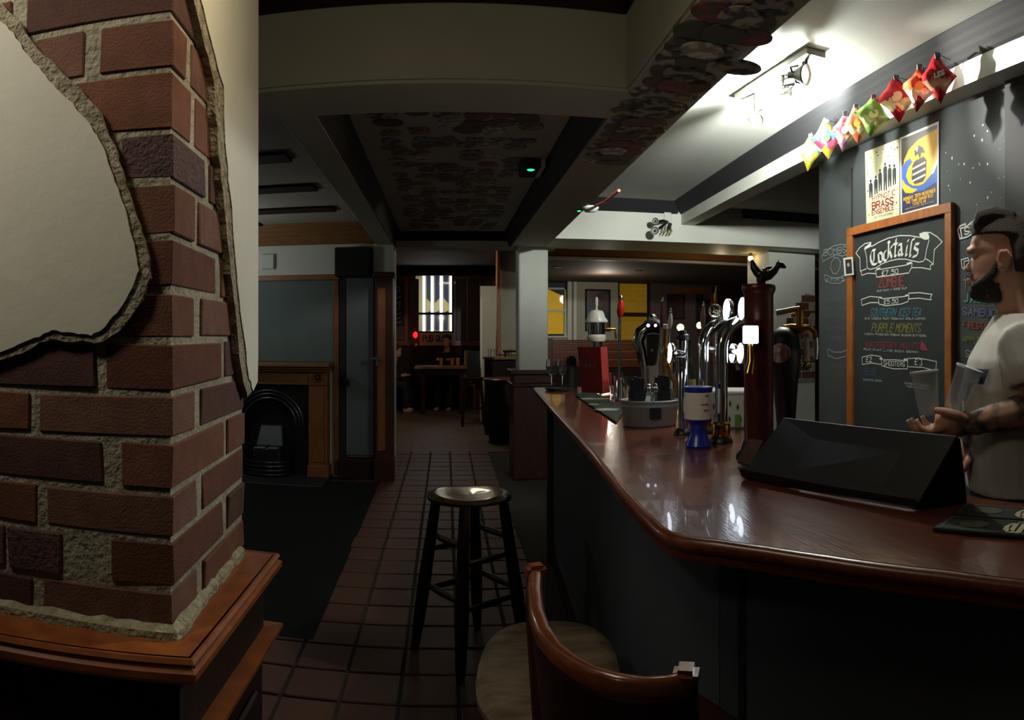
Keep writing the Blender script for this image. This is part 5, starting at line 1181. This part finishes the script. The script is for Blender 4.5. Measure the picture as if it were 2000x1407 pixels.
# ---------------------------------------------------------------- crisp packets clipped along the cornice
def packet_mat(i, c1, c2, c3):
    m = bpy.data.materials.new('crisp_foil_%d' % i); m.use_nodes = True; nt = m.node_tree; N = nt.nodes; L = nt.links; p = N['Principled BSDF']
    p.inputs['Roughness'].default_value = .28; p.inputs['Metallic'].default_value = .25
    tc = N.new('ShaderNodeTexCoord'); sp_ = N.new('ShaderNodeSeparateXYZ'); L.new(tc.outputs['Generated'], sp_.inputs[0])
    nz = N.new('ShaderNodeTexNoise'); nz.inputs['Scale'].default_value = 3.5; L.new(tc.outputs['Generated'], nz.inputs['Vector'])
    ad = N.new('ShaderNodeMath'); ad.operation = 'MULTIPLY_ADD'; L.new(nz.outputs['Fac'], ad.inputs[0]); ad.inputs[1].default_value = .55; L.new(sp_.outputs[2], ad.inputs[2])
    rp = N.new('ShaderNodeValToRGB'); rp.color_ramp.interpolation = 'CONSTANT'; e = rp.color_ramp.elements
    e[0].position = 0; e[0].color = srgb(c1); e[1].position = .5; e[1].color = srgb(c2)
    x = e.new(.72); x.color = srgb(c3); x = e.new(.98); x.color = srgb(c1)
    L.new(ad.outputs[0], rp.inputs[0]); L.new(rp.outputs[0], p.inputs['Base Color'])
    return m
PKT = [(1581, 297, 38, 74, '#a89c2c', '#b0a648', '#6a8f84', 0.15, 'small yellow crisp packet with a teal oval, first from the far end'), (1614, 271, 52, 80, '#8f8634', '#94405a', '#4a7a9c', .35, 'yellow crisp packet with red, pink and blue print, second from the far end'),
       (1649, 256, 44, 80, '#7c5a78', '#98876a', '#9c4650', .2, 'purple and pink crisp packet, third from the far end'), (1673, 243, 46, 78, '#a85540', '#a89478', '#b06246', .3, 'orange crisp packet with a tan middle, fourth from the far end'),
       (1704, 226, 62, 82, '#84b256', '#b4cf8c', '#8cb65e', .05, 'bright lime green crisp packet in the middle of the row'), (1752, 192, 70, 92, '#b01c2a', '#d8c69a', '#c8323a', .4, 'red crisp packet with a pale print, third from the near end'),
       (1795, 172, 60, 92, '#6e2c20', '#dcd0c0', '#c85a30', .35, 'brown and orange crisp packet, second from the near end'), (1832, 152, 62, 100, '#a81822', '#c88a70', '#b8202c', .3, 'red crisp packet with white letters, nearest end of the row')]
P0, PN = (1.79, 1.71), (-.998, .058)
random.seed(17)
for i, (px, py, wpx, hpx, c1, c2, c3, tilt, lab) in enumerate(PKT):
    c = plane_pt(px, py, P0, PN); d_ = sqrt(c.x ** 2 + c.y ** 2); k = d_ / F
    W_, H_ = wpx * k * .60, hpx * k * .52
    t = T('crisp_packet', lab, 'crisp packet', c, 'crisp packets clipped in a row over the bar')
    yaw = atan2(c.y, c.x) - pi / 2 + 0.25 - tilt * .6
    R = Matrix.Rotation(yaw, 3, 'Z') @ Matrix.Rotation(.10 * (-1) ** i, 3, 'Y')
    n = 12; V = []; FV = []
    # pillow packet hung by one corner: u, v run along its edges, drawn on the diagonal
    for side in (1, -1):
        for a in range(n + 1):
            for b in range(n + 1):
                u_, v_ = a / n * 2 - 1, b / n * 2 - 1
                puff = (max(0, 1 - u_ ** 4) * max(0, 1 - v_ ** 4)) ** .5
                th = .02 * puff * (1 + .25 * sin(5 * u_ + i) * cos(4 * v_ - i))
                x = (u_ - v_) * .5 * W_ * (.90 + .1 * abs(u_ * v_)); z = (u_ + v_) * .5 * H_
                sq = 1 - .13 * (1 - abs(u_ * v_)) * (abs(u_) + abs(v_)) / 2
                V.append(c + R @ Vector((x * sq, -side * th + .004 * sin(7 * u_ + 3 * v_ + i), z * sq * .62 + z * .38)))
    m_ = (n + 1) ** 2
    for s_ in (0, 1):
        for a in range(n):
            for b in range(n):
                q = s_ * m_ + a * (n + 1) + b; FV.append((q, q + 1, q + n + 2, q + n + 1))
    mt = packet_mat(i, c1, c2, c3)
    body = O('packet', MB().add(V, FV), mt, t, smooth=60)
    cr = MB()
    for k_ in range(6):
        u_ = -.6 + k_ * .24
        pts = [c + R @ Vector(((u_ - v_) * .5 * W_ * .86, -.0205 * ((1 - u_ ** 4) * (1 - v_ ** 4)) ** .5 - .0012, (u_ + v_) * .5 * H_ * .88)) for v_ in (-.5, -.2, .1, .4)]
        cr.tube(pts, .0016, 5)
    if i == 7:
        L_, Wt = text_lines('LES'); lt = MB()
        for st_ in L_:
            pts = []
            for (x, y) in st_:
                uu, vv = (x / Wt - .5) * .9, (y / 6 - .5) * .34 + .12
                pts.append(c + R @ Vector((uu * W_ * .55 + .004, -.0265, vv * H_ * .45 + uu * H_ * .12)))
            lt.ribbon(pts, R @ Vector((0, -1, 0)), .006)
        O('printed_letters', lt, WHP, body)
    else:
        ov = MB().add([c + R @ Vector((.5 * W_ * cos(a) * .5, -.0255, .2 * H_ * sin(a) + .05 * H_ * cos(a))) for a in [2 * pi * k_ / 18 for k_ in range(18)]], [tuple(range(18))])
        O('printed_oval', ov, M('packet_print_%d' % i, ('#8fc4b4', '#4a8f4a', '#d8c8b0', '#d89a3a', '#d6f0a0', '#e8d8b0', '#e0b060')[i], .35), body)
    top = c + Vector((0, 0, H_ * .51))
    q = T('bulldog_clip', 'silver bulldog clip holding the ' + lab.split(',')[0].split(' with')[0] + (', ' + lab.split(', ')[-1] if ',' in lab else ''), 'clip', top, 'silver clips along the cornice')
    O('jaw', MB().prism([top + R @ Vector(v) for v in ((-.016, -.006, -.010), (.016, -.006, -.010), (.014, -.003, .018), (-.014, -.003, .018))], R @ Vector((0, .012, 0))), STEEL, q, bevel=.002)
    O('finger_grip', MB().prism([top + R @ Vector(v) for v in ((-.010, -.016, .016), (.010, -.016, .016), (.013, -.020, .036), (0, -.020, .042), (-.013, -.020, .036))], R @ Vector((0, .004, 0))), STEEL, q, bevel=.001)
    wl = Vector((xface(top.y) - .085, top.y, top.z + .03))
    O('hook', MB().tube([top + Vector((0, 0, .012)), top.lerp(wl, .5) + Vector((0, 0, .025)), wl + Vector((.03, 0, .006))], .0025, 6), STEEL, q, smooth=50)

# ---------------------------------------------------------------- beer mats and pump clips stuck to the ceilings
MC = [('black', '#2c2a2d'), ('brown', '#5c4334'), ('green', '#42523d'), ('cream', '#a89e88'), ('navy', '#3b4155'), ('red', '#8e4448'), ('gold', '#988054'), ('white', '#c8c5bc'), ('grey', '#74726e')]
def shape(kind):
    n = 18; pts = []
    for i in range(n):
        a = 2 * pi * i / n; p = {'oval': 2.0, 'round': 2.0, 'square': 7.0, 'shield': 3.0}[kind]
        x = math.copysign(abs(cos(a)) ** (2 / p), cos(a)) * .056 * (1.2 if kind == 'oval' else 1); y = math.copysign(abs(sin(a)) ** (2 / p), sin(a)) * .056 * (.9 if kind == 'oval' else 1)
        if kind == 'shield' and y < 0: x *= 1 + y * 6
        pts.append((x, y, -.004))
    return pts
MM = {}
ORD = 'first second third fourth fifth sixth seventh eighth ninth tenth eleventh twelfth thirteenth fourteenth fifteenth sixteenth seventeenth eighteenth nineteenth twentieth'.split()
ORD += ['twenty-' + q for q in ORD[:9]] + ['thirtieth']
def mat_obj(x, y, z, where, group, grow=1.0):
    cn, cc = random.choice(MC); kd = random.choice(('oval', 'oval', 'round', 'round', 'square', 'shield'))
    if (cn, kd) not in MM:
        mt = MATS.get('mat_' + cn) or M('mat_' + cn, cc, .6, col2=random.choice(('#5a4c44', '#8d8578', '#4a464e')), scale=22, sharp=(.45, .55))
        MM[cn, kd] = MB().prism(shape(kd), (0, 0, .004)).mesh('beer_mat', mt)
    o = link('beer_mat', MM[cn, kd]); o.location = (x, y, z); o.rotation_euler = (0, 0, random.uniform(-.6, .6)); s_ = random.uniform(.85, 1.2) * grow; o.scale = (s_, s_, 1)
    art_ = {'oval': 'oval pump clip', 'round': 'round beer mat', 'square': 'square beer mat', 'shield': 'shield-shaped pump clip'}[kd]
    return tag(o, '%s %s, %s' % (cn, art_, where), 'beer mat', group)
random.seed(42)
y = 3.05; row = 0
while y < 6.35:
    for k_ in range(6):
        if random.random() < .90: mat_obj(-.265 + k_ * .132 + random.uniform(-.025, .025), y + random.uniform(-.03, .03), ZC - .0005 - .0002 * (k_ % 2), '%s in the %s row of the middle ceiling panel' % (ORD[k_], ORD[row]), 'beer mats on the middle ceiling panel')
    y += .128; row += 1
y = 1.32; row = 0
while y < 3.25:
    for k_ in range(3):
        if random.random() < .93:
            mat_obj(.692 + k_ * .066 + random.uniform(-.01, .01) + .014 * (y - 1.3), y + random.uniform(-.025, .025), ZB - .0006 - .0042 * (k_ % 2), '%s in the %s row under the beam beside the bar' % (ORD[k_], ORD[row]), 'beer mats under the bar-side beam')
    y += .105; row += 1
o = link('beer_mat', MM['black', 'oval']); o.location = (.905, 1.92, ZB - .0095); o.scale = (1.15, 1.15, 1)
tag(o, 'large black oval pump clip overhanging the edge of the beam beside the bar', 'beer mat', 'beer mats under the bar-side beam')

# ---------------------------------------------------------------- people
def remesh(o, vox, smooth_it=4, f=.5):
    m = o.modifiers.new('remesh', 'REMESH'); m.mode = 'VOXEL'; m.voxel_size = vox; m.use_smooth_shade = True
    if smooth_it:
        s_ = o.modifiers.new('smooth', 'SMOOTH'); s_.iterations = smooth_it; s_.factor = f
    return o
def frame(f):  # forward, left, up
    f = Vector(f).normalized(); return f, Vector((-f.y, f.x, 0)), Vector((0, 0, 1))
HEADP = [(0, .070, -.005, .030), (.012, .086, -.030, .045), (.035, .091, -.052, .056), (.055, .096, -.066, .062), (.068, .092, -.076, .064), (.085, .093, -.086, .067), (.11, .092, -.096, .071), (.125, .087, -.099, .073), (.142, .098, -.100, .075), (.165, .098, -.099, .076), (.19, .090, -.094, .073), (.215, .070, -.078, .062), (.232, .040, -.050, .042), (.24, .010, -.02, .012)]
def head_rings(mb, P, prof, grow=0.0, n=24, arc=None):
    # P(x,y,z) places a head-frame point: x forward, y left, z up from the chin
    V = []
    for (z, xf, xb, w_) in prof:
        for i in range(n):
            a = 2 * pi * i / n; c, s_ = cos(a), sin(a); r = (xf + grow) if c > 0 else -(xb - grow)
            e = .9
            V.append(P(math.copysign(abs(c) ** e, c) * r, math.copysign(abs(s_) ** e, s_) * (w_ + grow), z))
    k = len(prof); Fc = [(j * n + i, j * n + (i + 1) % n, (j + 1) * n + (i + 1) % n, (j + 1) * n + i) for j in range(k - 1) for i in range(n)]
    Fc += [tuple(range(n)), tuple((k - 1) * n + i for i in range(n))]
    return mb.add(V, Fc)
def add_head(mb, P, s_=1.0):
    head_rings(mb, P, HEADP)
    # nose, brow, lips, ears
    mb.add([P(.090, 0, .130), P(.120, 0, .090), P(.110, 0, .080), P(.086, .018, .084), P(.086, -.018, .084), P(.07, .012, .135), P(.07, -.012, .135), P(.06, 0, .078)],
           [(0, 1, 3, 5), (0, 6, 4, 1), (1, 2, 3), (1, 4, 2), (2, 7, 3), (2, 4, 7), (0, 5, 6), (5, 3, 7, 4, 6)])
    mb.tube([P(.086, .045, .138), P(.100, .02, .143), P(.100, -.02, .143), P(.086, -.045, .138)], .009, 8)
    mb.tube([P(.084, .022, .056), P(.100, 0, .058), P(.084, -.022, .056)], [.004, .008, .004], 8)
    mb.tube([P(.084, .02, .045), P(.097, 0, .046), P(.084, -.02, .045)], [.004, .008, .004], 8)
    for s in (1, -1):
        mb.tube([P(-.006, s * .074, .075), P(.006, s * .081, .085), P(.012, s * .083, .105), P(.006, s * .088, .13), P(-.012, s * .090, .132), P(-.022, s * .088, .115), P(-.012, s * .080, .085)], [.008, .009, .006, .007, .007, .008, .007], 8)
        mb.tube([P(-.006, s * .074, .08), P(-.004, s * .080, .12)], .012, 8)
def limb(mb, pts, rs, n=14): return mb.tube(pts, rs, n)

# the barman
px_, d_ = 1972, 1.93
a_ = AZ(px_); base = Vector((d_ * sin(a_), d_ * cos(a_), 0))
f_, l_, up_ = frame((-cos(a_) - .12 * sin(a_), sin(a_) - .12 * cos(a_), 0))
PB = lambda x, y, z: base + f_ * x + l_ * y + up_ * z
CH = 1.505
HR = Matrix.Rotation(radians(-7), 3, 'Z')
hd0 = PB(.02, 0, CH)
def PH(x, y, z):
    v = HR @ (f_ * x * .98 + l_ * y); return hd0 + v + up_ * (z * .98) + f_ * (-.05 * (z - .1)) * .5
man = T('person', 'bearded barman in a white T-shirt holding two clear plastic glasses', 'person', base)
b = MB()
add_head(b, PH)
limb(b, [PB(-.03, 0, 1.36), PB(-.025, 0, 1.45), PB(-.015, 0, 1.56), PB(-.01, 0, 1.60)], [.07, .062, .058, .05])
# trunk and legs
def torso(mb, rows, P, n=24):
    V = [P(cx_ + dx * cos(2 * pi * i / n), dy * sin(2 * pi * i / n), z) for (z, cx_, dx, dy) in rows for i in range(n)]; k = len(rows)
    mb.add(V, [(j * n + i, j * n + (i + 1) % n, (j + 1) * n + (i + 1) % n, (j + 1) * n + i) for j in range(k - 1) for i in range(n)] + [tuple(range(n)), tuple((k - 1) * n + i for i in range(n))])
TR = [(.86, -.02, .115, .165), (.95, -.01, .120, .160), (1.05, .0, .115, .155), (1.15, .005, .118, .165), (1.25, .0, .120, .180), (1.33, -.01, .112, .185), (1.40, -.02, .085, .150), (1.44, -.025, .065, .085)]
torso(b, TR, PB)
SHL, SHR = PB(-.02, .185, 1.375), PB(-.02, -.185, 1.375)
WR_, HD = D(1893, 828, 1.735), D(1845, 826, 1.74)
EL = D(2032, 796, 1.73)
limb(b, [SHL, SHL.lerp(EL, .35), SHL.lerp(EL, .7), EL], [.062, .052, .046, .042])
limb(b, [EL, EL.lerp(WR_, .3), EL.lerp(WR_, .65), WR_], [.043, .047, .038, .029])
ELR = PB(.08, -.255, 1.10); HR_ = D(1893, 872, 1.90)
limb(b, [SHR, SHR.lerp(ELR, .5), ELR], [.06, .048, .042])
limb(b, [ELR, ELR.lerp(HR_, .5), HR_], [.043, .042, .032])
# near hand: palm up under the glasses, fingers reaching forward and curling up
hf = (HD - WR_).normalized(); hu = Vector((0, 0, 1)); hs = hf.cross(hu).normalized()   # hs: sideways across the palm
if hs.dot(Vector((-base.x, -base.y, 0))) < 0: hs = -hs                                # towards the camera
PHd = lambda x, y, z: WR_ + hf * x + hs * y + hu * z
limb(b, [PHd(-.03, 0, 0), PHd(.0, 0, 0), PHd(.03, 0, -.002), PHd(.065, 0, -.004), PHd(.09, 0, -.004)], [.030, .030, .036, .038, .030])
fing = [(.034, .070, -.006, .080), (.013, .088, -.010, .088), (-.010, .086, -.008, .084), (-.032, .074, -.004, .066)]
for (y, x0, z, L_) in fing:
    limb(b, [PHd(.05, y * .8, -.004), PHd(x0, y, z - .004), PHd(x0 + L_ * .38, y * 1.02, z - .014), PHd(x0 + L_ * .68, y * .98, z - .004), PHd(x0 + L_ * .82, y * .95, z + .016)], [.012, .0105, .0098, .0090, .0075], 10)
limb(b, [PHd(.008, .022, .012), PHd(.03, .038, .026), PHd(.062, .040, .034), PHd(.088, .036, .036)], [.016, .014, .012, .009], 10)
# far hand: loosely closed
h2 = HR_; d2 = Vector((-.25, .1, -.3)).normalized()
limb(b, [h2, h2 + Vector((-.03, .01, -.015)), h2 + Vector((-.055, .015, -.04))], [.032, .040, .034])
for k_ in range(4):
    o_ = Vector((.006, -.02, 0)) * (k_ - 1.5) + Vector((0, 0, .012 * (1.5 - k_)))
    limb(b, [h2 + Vector((-.05, .0, -.03)) + o_, h2 + Vector((-.085, .0, -.045)) + o_, h2 + Vector((-.082, .004, -.075)) + o_, h2 + Vector((-.06, .01, -.078)) + o_], [.012, .011, .010, .009], 8)
limb(b, [h2 + Vector((-.02, -.03, -.01)), h2 + Vector((-.05, -.045, -.03)), h2 + Vector((-.07, -.04, -.055))], [.014, .012, .009], 8)
LEG = [[PB(0, s * .095, .90), PB(.01, s * .10, .70), PB(.015, s * .105, .48), PB(0, s * .11, .25), PB(-.01, s * .11, .09)] for s in (1, -1)]
for lg in LEG: limb(b, lg, [.09, .078, .058, .05, .038])
TAT = M('tattooed_skin', '#b58a72', .55, spec=.4)
nt = TAT.node_tree; N_, Lk = nt.nodes, nt.links
tc = N_.new('ShaderNodeTexCoord'); nz = N_.new('ShaderNodeTexNoise'); nz.inputs['Scale'].default_value = 22; nz.inputs['Detail'].default_value = 3; Lk.new(tc.outputs['Object'], nz.inputs['Vector'])
rp = N_.new('ShaderNodeValToRGB'); rp.color_ramp.elements[0].position = .42; rp.color_ramp.elements[0].color = srgb('#43403d'); rp.color_ramp.elements[1].position = .60; rp.color_ramp.elements[1].color = srgb('#a57d67'); Lk.new(nz.outputs['Fac'], rp.inputs[0])
vd = N_.new('ShaderNodeVectorMath'); vd.operation = 'DISTANCE'; Lk.new(tc.outputs['Object'], vd.inputs[0]); vd.inputs[1].default_value = EL.lerp(WR_, .35)
mr = N_.new('ShaderNodeMapRange'); mr.inputs[1].default_value = .14; mr.inputs[2].default_value = .18; Lk.new(vd.outputs['Value'], mr.inputs[0])
mx = N_.new('ShaderNodeMix'); mx.data_type = 'RGBA'; Lk.new(mr.outputs[0], mx.inputs[0]); Lk.new(rp.outputs[0], mx.inputs[6]); mx.inputs[7].default_value = srgb('#c4957d')
Lk.new(mx.outputs[2], N_['Principled BSDF'].inputs['Base Color'])
remesh(O('body', b, TAT, man, smooth=80), .0048, 3)
for s in (1, -1):
    O('eye', MB().ball(PH(.078, s * .031, .124), .0125, 12, 9), M('eye_white_%d' % s, '#a89a90', .3), man, smooth=80)
# hair, beard
hr = MB()
HP = [(z, xf, xb, w_) for (z, xf, xb, w_) in HEADP if z >= .16]
head_rings(hr, lambda x, y, z: PH(x * 1.04 - .004, y * 1.05, z * 1.02 + .004), [(.175, .088, -.104, .078)] + [q for q in HP if q[0] > .18], .006)
head_rings(hr, lambda x, y, z: PH(x - .048, y, z), [(.075, .025, -.052, .064), (.11, .035, -.062, .073), (.15, .060, -.064, .079), (.18, .085, -.060, .079)], .002)
for k_ in range(9):
    y = -.056 + .014 * k_
    hr.tube([PH(-.03, y * .9, .234), PH(.03, y, .243 + .006 * (k_ % 2)), PH(.068, y, .234), PH(.090 - abs(y) * .25, y * .95, .208), PH(.090 - abs(y) * .25, y * .95, .192)], [.018, .021, .020, .015, .007], 8)
remesh(O('hair', hr, HAIR, man, smooth=80), .006, 2)
bd = MB()
head_rings(bd, lambda x, y, z: PH(x + .004, y * 1.03, z), [(-.012, .050, .01, .030), (-.006, .076, -.002, .044), (.004, .090, -.006, .055), (.022, .096, .0, .062), (.036, .092, .018, .064), (.042, .080, .0, .067)], .001)
for s in (1, -1):
    bd.tube([PH(.082, s * .035, .03), PH(.055, s * .061, .045), PH(.025, s * .071, .07), (PH(.010, s * .076, .11))], [.014, .014, .012, .007], 8)
    bd.tube([PH(.102, 0, .070), PH(.092, s * .022, .066), PH(.080, s * .036, .045), PH(.080, s * .036, .025)], [.007, .007, .008, .01], 8)
remesh(O('beard', bd, M('beard_hair', '#1d1410', .8, col2='#2c1e15', scale=90, bump=.8, bscale=220), man, smooth=80), .005, 2)
# T-shirt
ts = MB()
torso(ts, [(.962, -.013, .140, .184), (.975, -.01, .138, .180), (1.0, -.005, .134, .174), (1.08, .0, .132, .172), (1.15, .005, .134, .180), (1.25, .002, .138, .198), (1.33, -.008, .130, .205), (1.40, -.02, .104, .172), (1.445, -.025, .080, .100), (1.462, -.026, .070, .080)], PB)
for SH, E_l in ((SHL, EL), (SHR, ELR)):
    limb(ts, [SH + up_ * .0 - (SH - PB(-.02, 0, 1.375)) * .3, SH, SH.lerp(E_l, .3), SH.lerp(E_l, .60)], [.07, .078, .072, .070])
TSH = M('tshirt_cotton', '#cfccc6', .85, col2='#c4c1bb', scale=6, bump=.25, bscale=14, spec=.2)
remesh(O('t_shirt', ts, TSH, man, smooth=80), .007, 5)
pr = MB()
cen = PB(0, 0, 1.2)
def chest(ang, z, o=.013):
    row = min([(.93, -.012, .136, .180), (1.0, -.005, .134, .174), (1.08, .0, .132, .172), (1.15, .005, .134, .180), (1.25, .002, .138, .198), (1.33, -.008, .130, .205)], key=lambda r: abs(r[0] - z))
    return PB(row[1] + (row[2] + o) * cos(ang), (row[3] + o) * sin(ang), z)
for (a0, a1, z0, z1) in ((.35, .95, 1.27, 1.31), (.15, .5, 1.22, 1.30), (.0, .55, 1.10, 1.16), (.1, .35, 1.04, 1.24)):
    for k_ in range(5):
        t0_, t1_ = a0 + (a1 - a0) * k_ / 5, a0 + (a1 - a0) * (k_ + 1) / 5
        pr.add([chest(t0_, z0), chest(t1_, z0), chest(t1_, z1), chest(t0_, z1)], [(0, 1, 2, 3)])
O('shirt_print', pr, M('shirt_ink', '#3c3f4a', .85), man)
jn = MB()
torso(jn, [(.80, -.01, .12, .165), (.88, -.015, .128, .175), (.95, -.012, .128, .174), (1.0, -.006, .124, .166)], PB)
for lg in LEG: limb(jn, [lg[0], lg[1], lg[2], lg[3], lg[4]], [.105, .092, .072, .066, .060])
remesh(O('jeans', jn, M('denim', '#3c4c5c', .85, col2='#33424f', scale=30, spec=.2), man, smooth=80), .009, 3)
for s in (1, -1):
    O('shoe', MB().ball(PB(.04, s * .11, .05), (.13, .05, .05), R=Matrix((f_, l_, up_)).transposed()), BLACK, man, smooth=80)
# the two plastic glasses in his hand
PLG = M('clear_plastic', '#ccd4d8', .12, spec=.8)
PLG.node_tree.nodes['Principled BSDF'].inputs['Alpha'].default_value = .2
for i, (p0_, ax_, lab) in enumerate(((PHd(.105, .0, .018), Vector((.12, 0, 1)), 'clear plastic tumbler in the barman\'s hand, nearer his fingertips'), (PHd(.040, -.004, .036), Vector((-.38, 0, 1)), 'clear plastic tumbler in the barman\'s hand, nearer his wrist'))):
    ax3 = (hf * ax_.x + up_ * ax_.z).normalized()
    t = T('plastic_glass', lab, 'glass', p0_, 'plastic glasses in the barman\'s hand')
    O('glass_body', MB().lathe([(.026, 0), (.027, .004), (.036, .112), (.0375, .115), (.0345, .112), (.0255, .007), (.001, .006)], p0_, 28, rotto(ax3)), PLG, t, smooth=50)
    O('rim', MB().lathe([(.0345, .111), (.0378, .112), (.0378, .117), (.0345, .117)], p0_, 28, rotto(ax3)), M('rim_plastic_%d' % i, '#c8d0d6', .15, spec=.7), t, smooth=60)

# two customers at the far table, small and dark
def seated(name_label, loc, fwd, top, hairc, longhair, shirt, lean=.1, ez=-.26, hz_=-.20, hx=.26):
    f2, l2, u2 = frame(fwd); loc = Vector(loc)
    P = lambda x, y, z: loc + f2 * x + l2 * y + u2 * z
    t = T('person', name_label, 'person', loc)
    b = MB(); sh_ = top - .34
    hP = lambda x, y, z: P(lean + .02 + x, y, top - .24 + z)
    add_head(b, hP)
    limb(b, [P(lean - .02, 0, sh_ - .02), P(lean, 0, top - .2)], [.06, .055], 10)
    limb(b, [P(0, 0, .50), P(0, 0, .65), P(lean * .6, 0, sh_ - .15), P(lean * .9, 0, sh_)], [.15, .14, .16, .09], 16)
    for s in (1, -1):
        limb(b, [P(lean * .8, s * .17, sh_ - .02), P(lean + .02, s * .17, sh_ + ez), P(lean + hx, s * .11, sh_ + hz_)], [.06, .045, .032], 10)
        for k_ in range(4):
            limb(b, [P(lean + hx, s * .11 + (k_ - 1.5) * .016, sh_ + hz_), P(lean + hx + .05, s * .10 + (k_ - 1.5) * .018, sh_ + hz_ - .005), P(lean + hx + .085, s * .09 + (k_ - 1.5) * .018, sh_ + hz_ - .01)], [.014, .011, .008], 7)
        limb(b, [P(lean + hx - .01, s * .08, sh_ + hz_ + .005), P(lean + hx + .03, s * .055, sh_ + hz_ + .01), P(lean + hx + .055, s * .05, sh_ + hz_ + .008)], [.014, .011, .008], 7)
        limb(b, [P(0, s * .09, .52), P(.40, s * .11, .50), P(.42, s * .11, .28), P(.40, s * .11, .06)], [.085, .065, .055, .04], 10)
        limb(b, [P(.38, s * .11, .04), P(.52, s * .12, .035)], [.04, .03], 8)
    remesh(O('body', b, SKIN, t, smooth=80), .012, 2)
    h_ = MB(); head_rings(h_, lambda x, y, z: hP(x * 1.06 - .012, y * 1.08, z * 1.02), [(.10, .03, -.10, .076)] + [q for q in HEADP if q[0] > .15], .008)
    if longhair: limb(h_, [hP(-.05, 0, .18), hP(-.08, 0, .08), hP(-.08, 0, -.05), hP(-.06, 0, -.12)], [.08, .075, .07, .04], 12)
    remesh(O('hair', h_, hairc, t, smooth=80), .012, 2)
    s2 = MB(); limb(s2, [P(0, 0, .48), P(0, 0, .65), P(lean * .6, 0, sh_ - .15), P(lean * .85, 0, sh_ + .01)], [.165, .155, .175, .10], 16)
    for s in (1, -1): limb(s2, [P(lean * .8, s * .13, sh_ - .02), P(lean * .8, s * .165, sh_ - .03), P(lean + .02, s * .172, sh_ + ez), P(lean + hx * .7, s * .13, sh_ + hz_ - .01)], [.06, .075, .058, .045], 10)
    remesh(O('top', s2, shirt, t, smooth=80), .015, 3)
    j2 = MB()
    for s in (1, -1): limb(j2, [P(-.02, s * .08, .53), P(.40, s * .11, .505), P(.425, s * .11, .28), P(.40, s * .11, .08)], [.11, .08, .07, .055], 10)
    remesh(O('trousers', j2, BLACKM, t, smooth=80), .015, 2)
seated('long-haired woman in dark clothes sitting behind the far table', (.05, 12.62, 0), (-.25, -1, 0), 1.42, HAIR, True, M('dark_navy_top', '#171a22', .9), ez=-.14, hz_=-.13, hx=.24)
seated('short-haired person in dark clothes sitting at the left end of the far table', (-1.12, 12.1, 0), (1, -.1, 0), 1.24, HAIR, False, M('dark_grey_top', '#1f1e20', .9), lean=.2, ez=-.24, hz_=-.22, hx=.2)
oc = T('wooden_chair', 'orange-brown wooden chair back beside the woman at the far table', 'chair', (.43, 12.5, 0))
O('backrest', MB().prism([(.33, 12.36, .5), (.50, 12.36, .5), (.47, 12.42, 1.12), (.35, 12.42, 1.12)], (0, .03, 0)), OAK, oc, bevel=.01)
O('seat', MB().b2((.31, 12.36, .44), (.56, 12.75, .48)), OAK, oc, bevel=.01)
for x in (.33, .54):
    for y in (12.39, 12.72): O('leg', MB().tube([(x, y, 0), (x, y, .44)], .018, 8), OAK, oc)
for i, (x, y, c_) in enumerate(((-.08, 12.0, 0), (.12, 11.95, 1), (.22, 12.05, 0))):
    tag(O('beer_glass', MB().lathe([(.028, 0), (.038, .14), (.035, .14), (.026, .008), (.001, .008)], (x, y, .85), 14), M('beer_%d' % i, ('#c08a28', '#b57a20', '#c99a3c')[i], .15), smooth=50),
        ('beer glass left of centre on the far table', 'beer glass in the centre of the far table', 'beer glass right of centre on the far table')[i], 'glass', 'glasses on the far table')
# lettering on the far notice and drawing on the far chalkboard
nm = MB(); L_, W_ = text_lines('PUB QUIZ'); 
for st_ in L_: nm.ribbon([(-.44 + x / W_ * .5, 12.954, 1.28 + y / 6 * .11) for x, y in st_], (0, -1, 0), .018)
O('lettering', nm, PC['p_black'], sg)
nm = MB()
for l in ([(-.98, 2.28), (-.93, 2.36), (-.88, 2.27), (-.95, 2.24), (-.98, 2.28)], [(-1.0, 2.1), (-.86, 2.16)], [(-.98, 2.0), (-.88, 2.06), (-.9, 1.92), (-.99, 1.9)], [(-1.0, 1.78), (-.86, 1.84)], [(-1.0, 1.70), (-.88, 1.75)], [(-.98, 1.64), (-.86, 1.66)]):
    nm.ribbon([(x, 12.928, z) for x, z in l], (0, -1, 0), .016)
O('chalk_drawing', nm, CHK['grey'], cs)
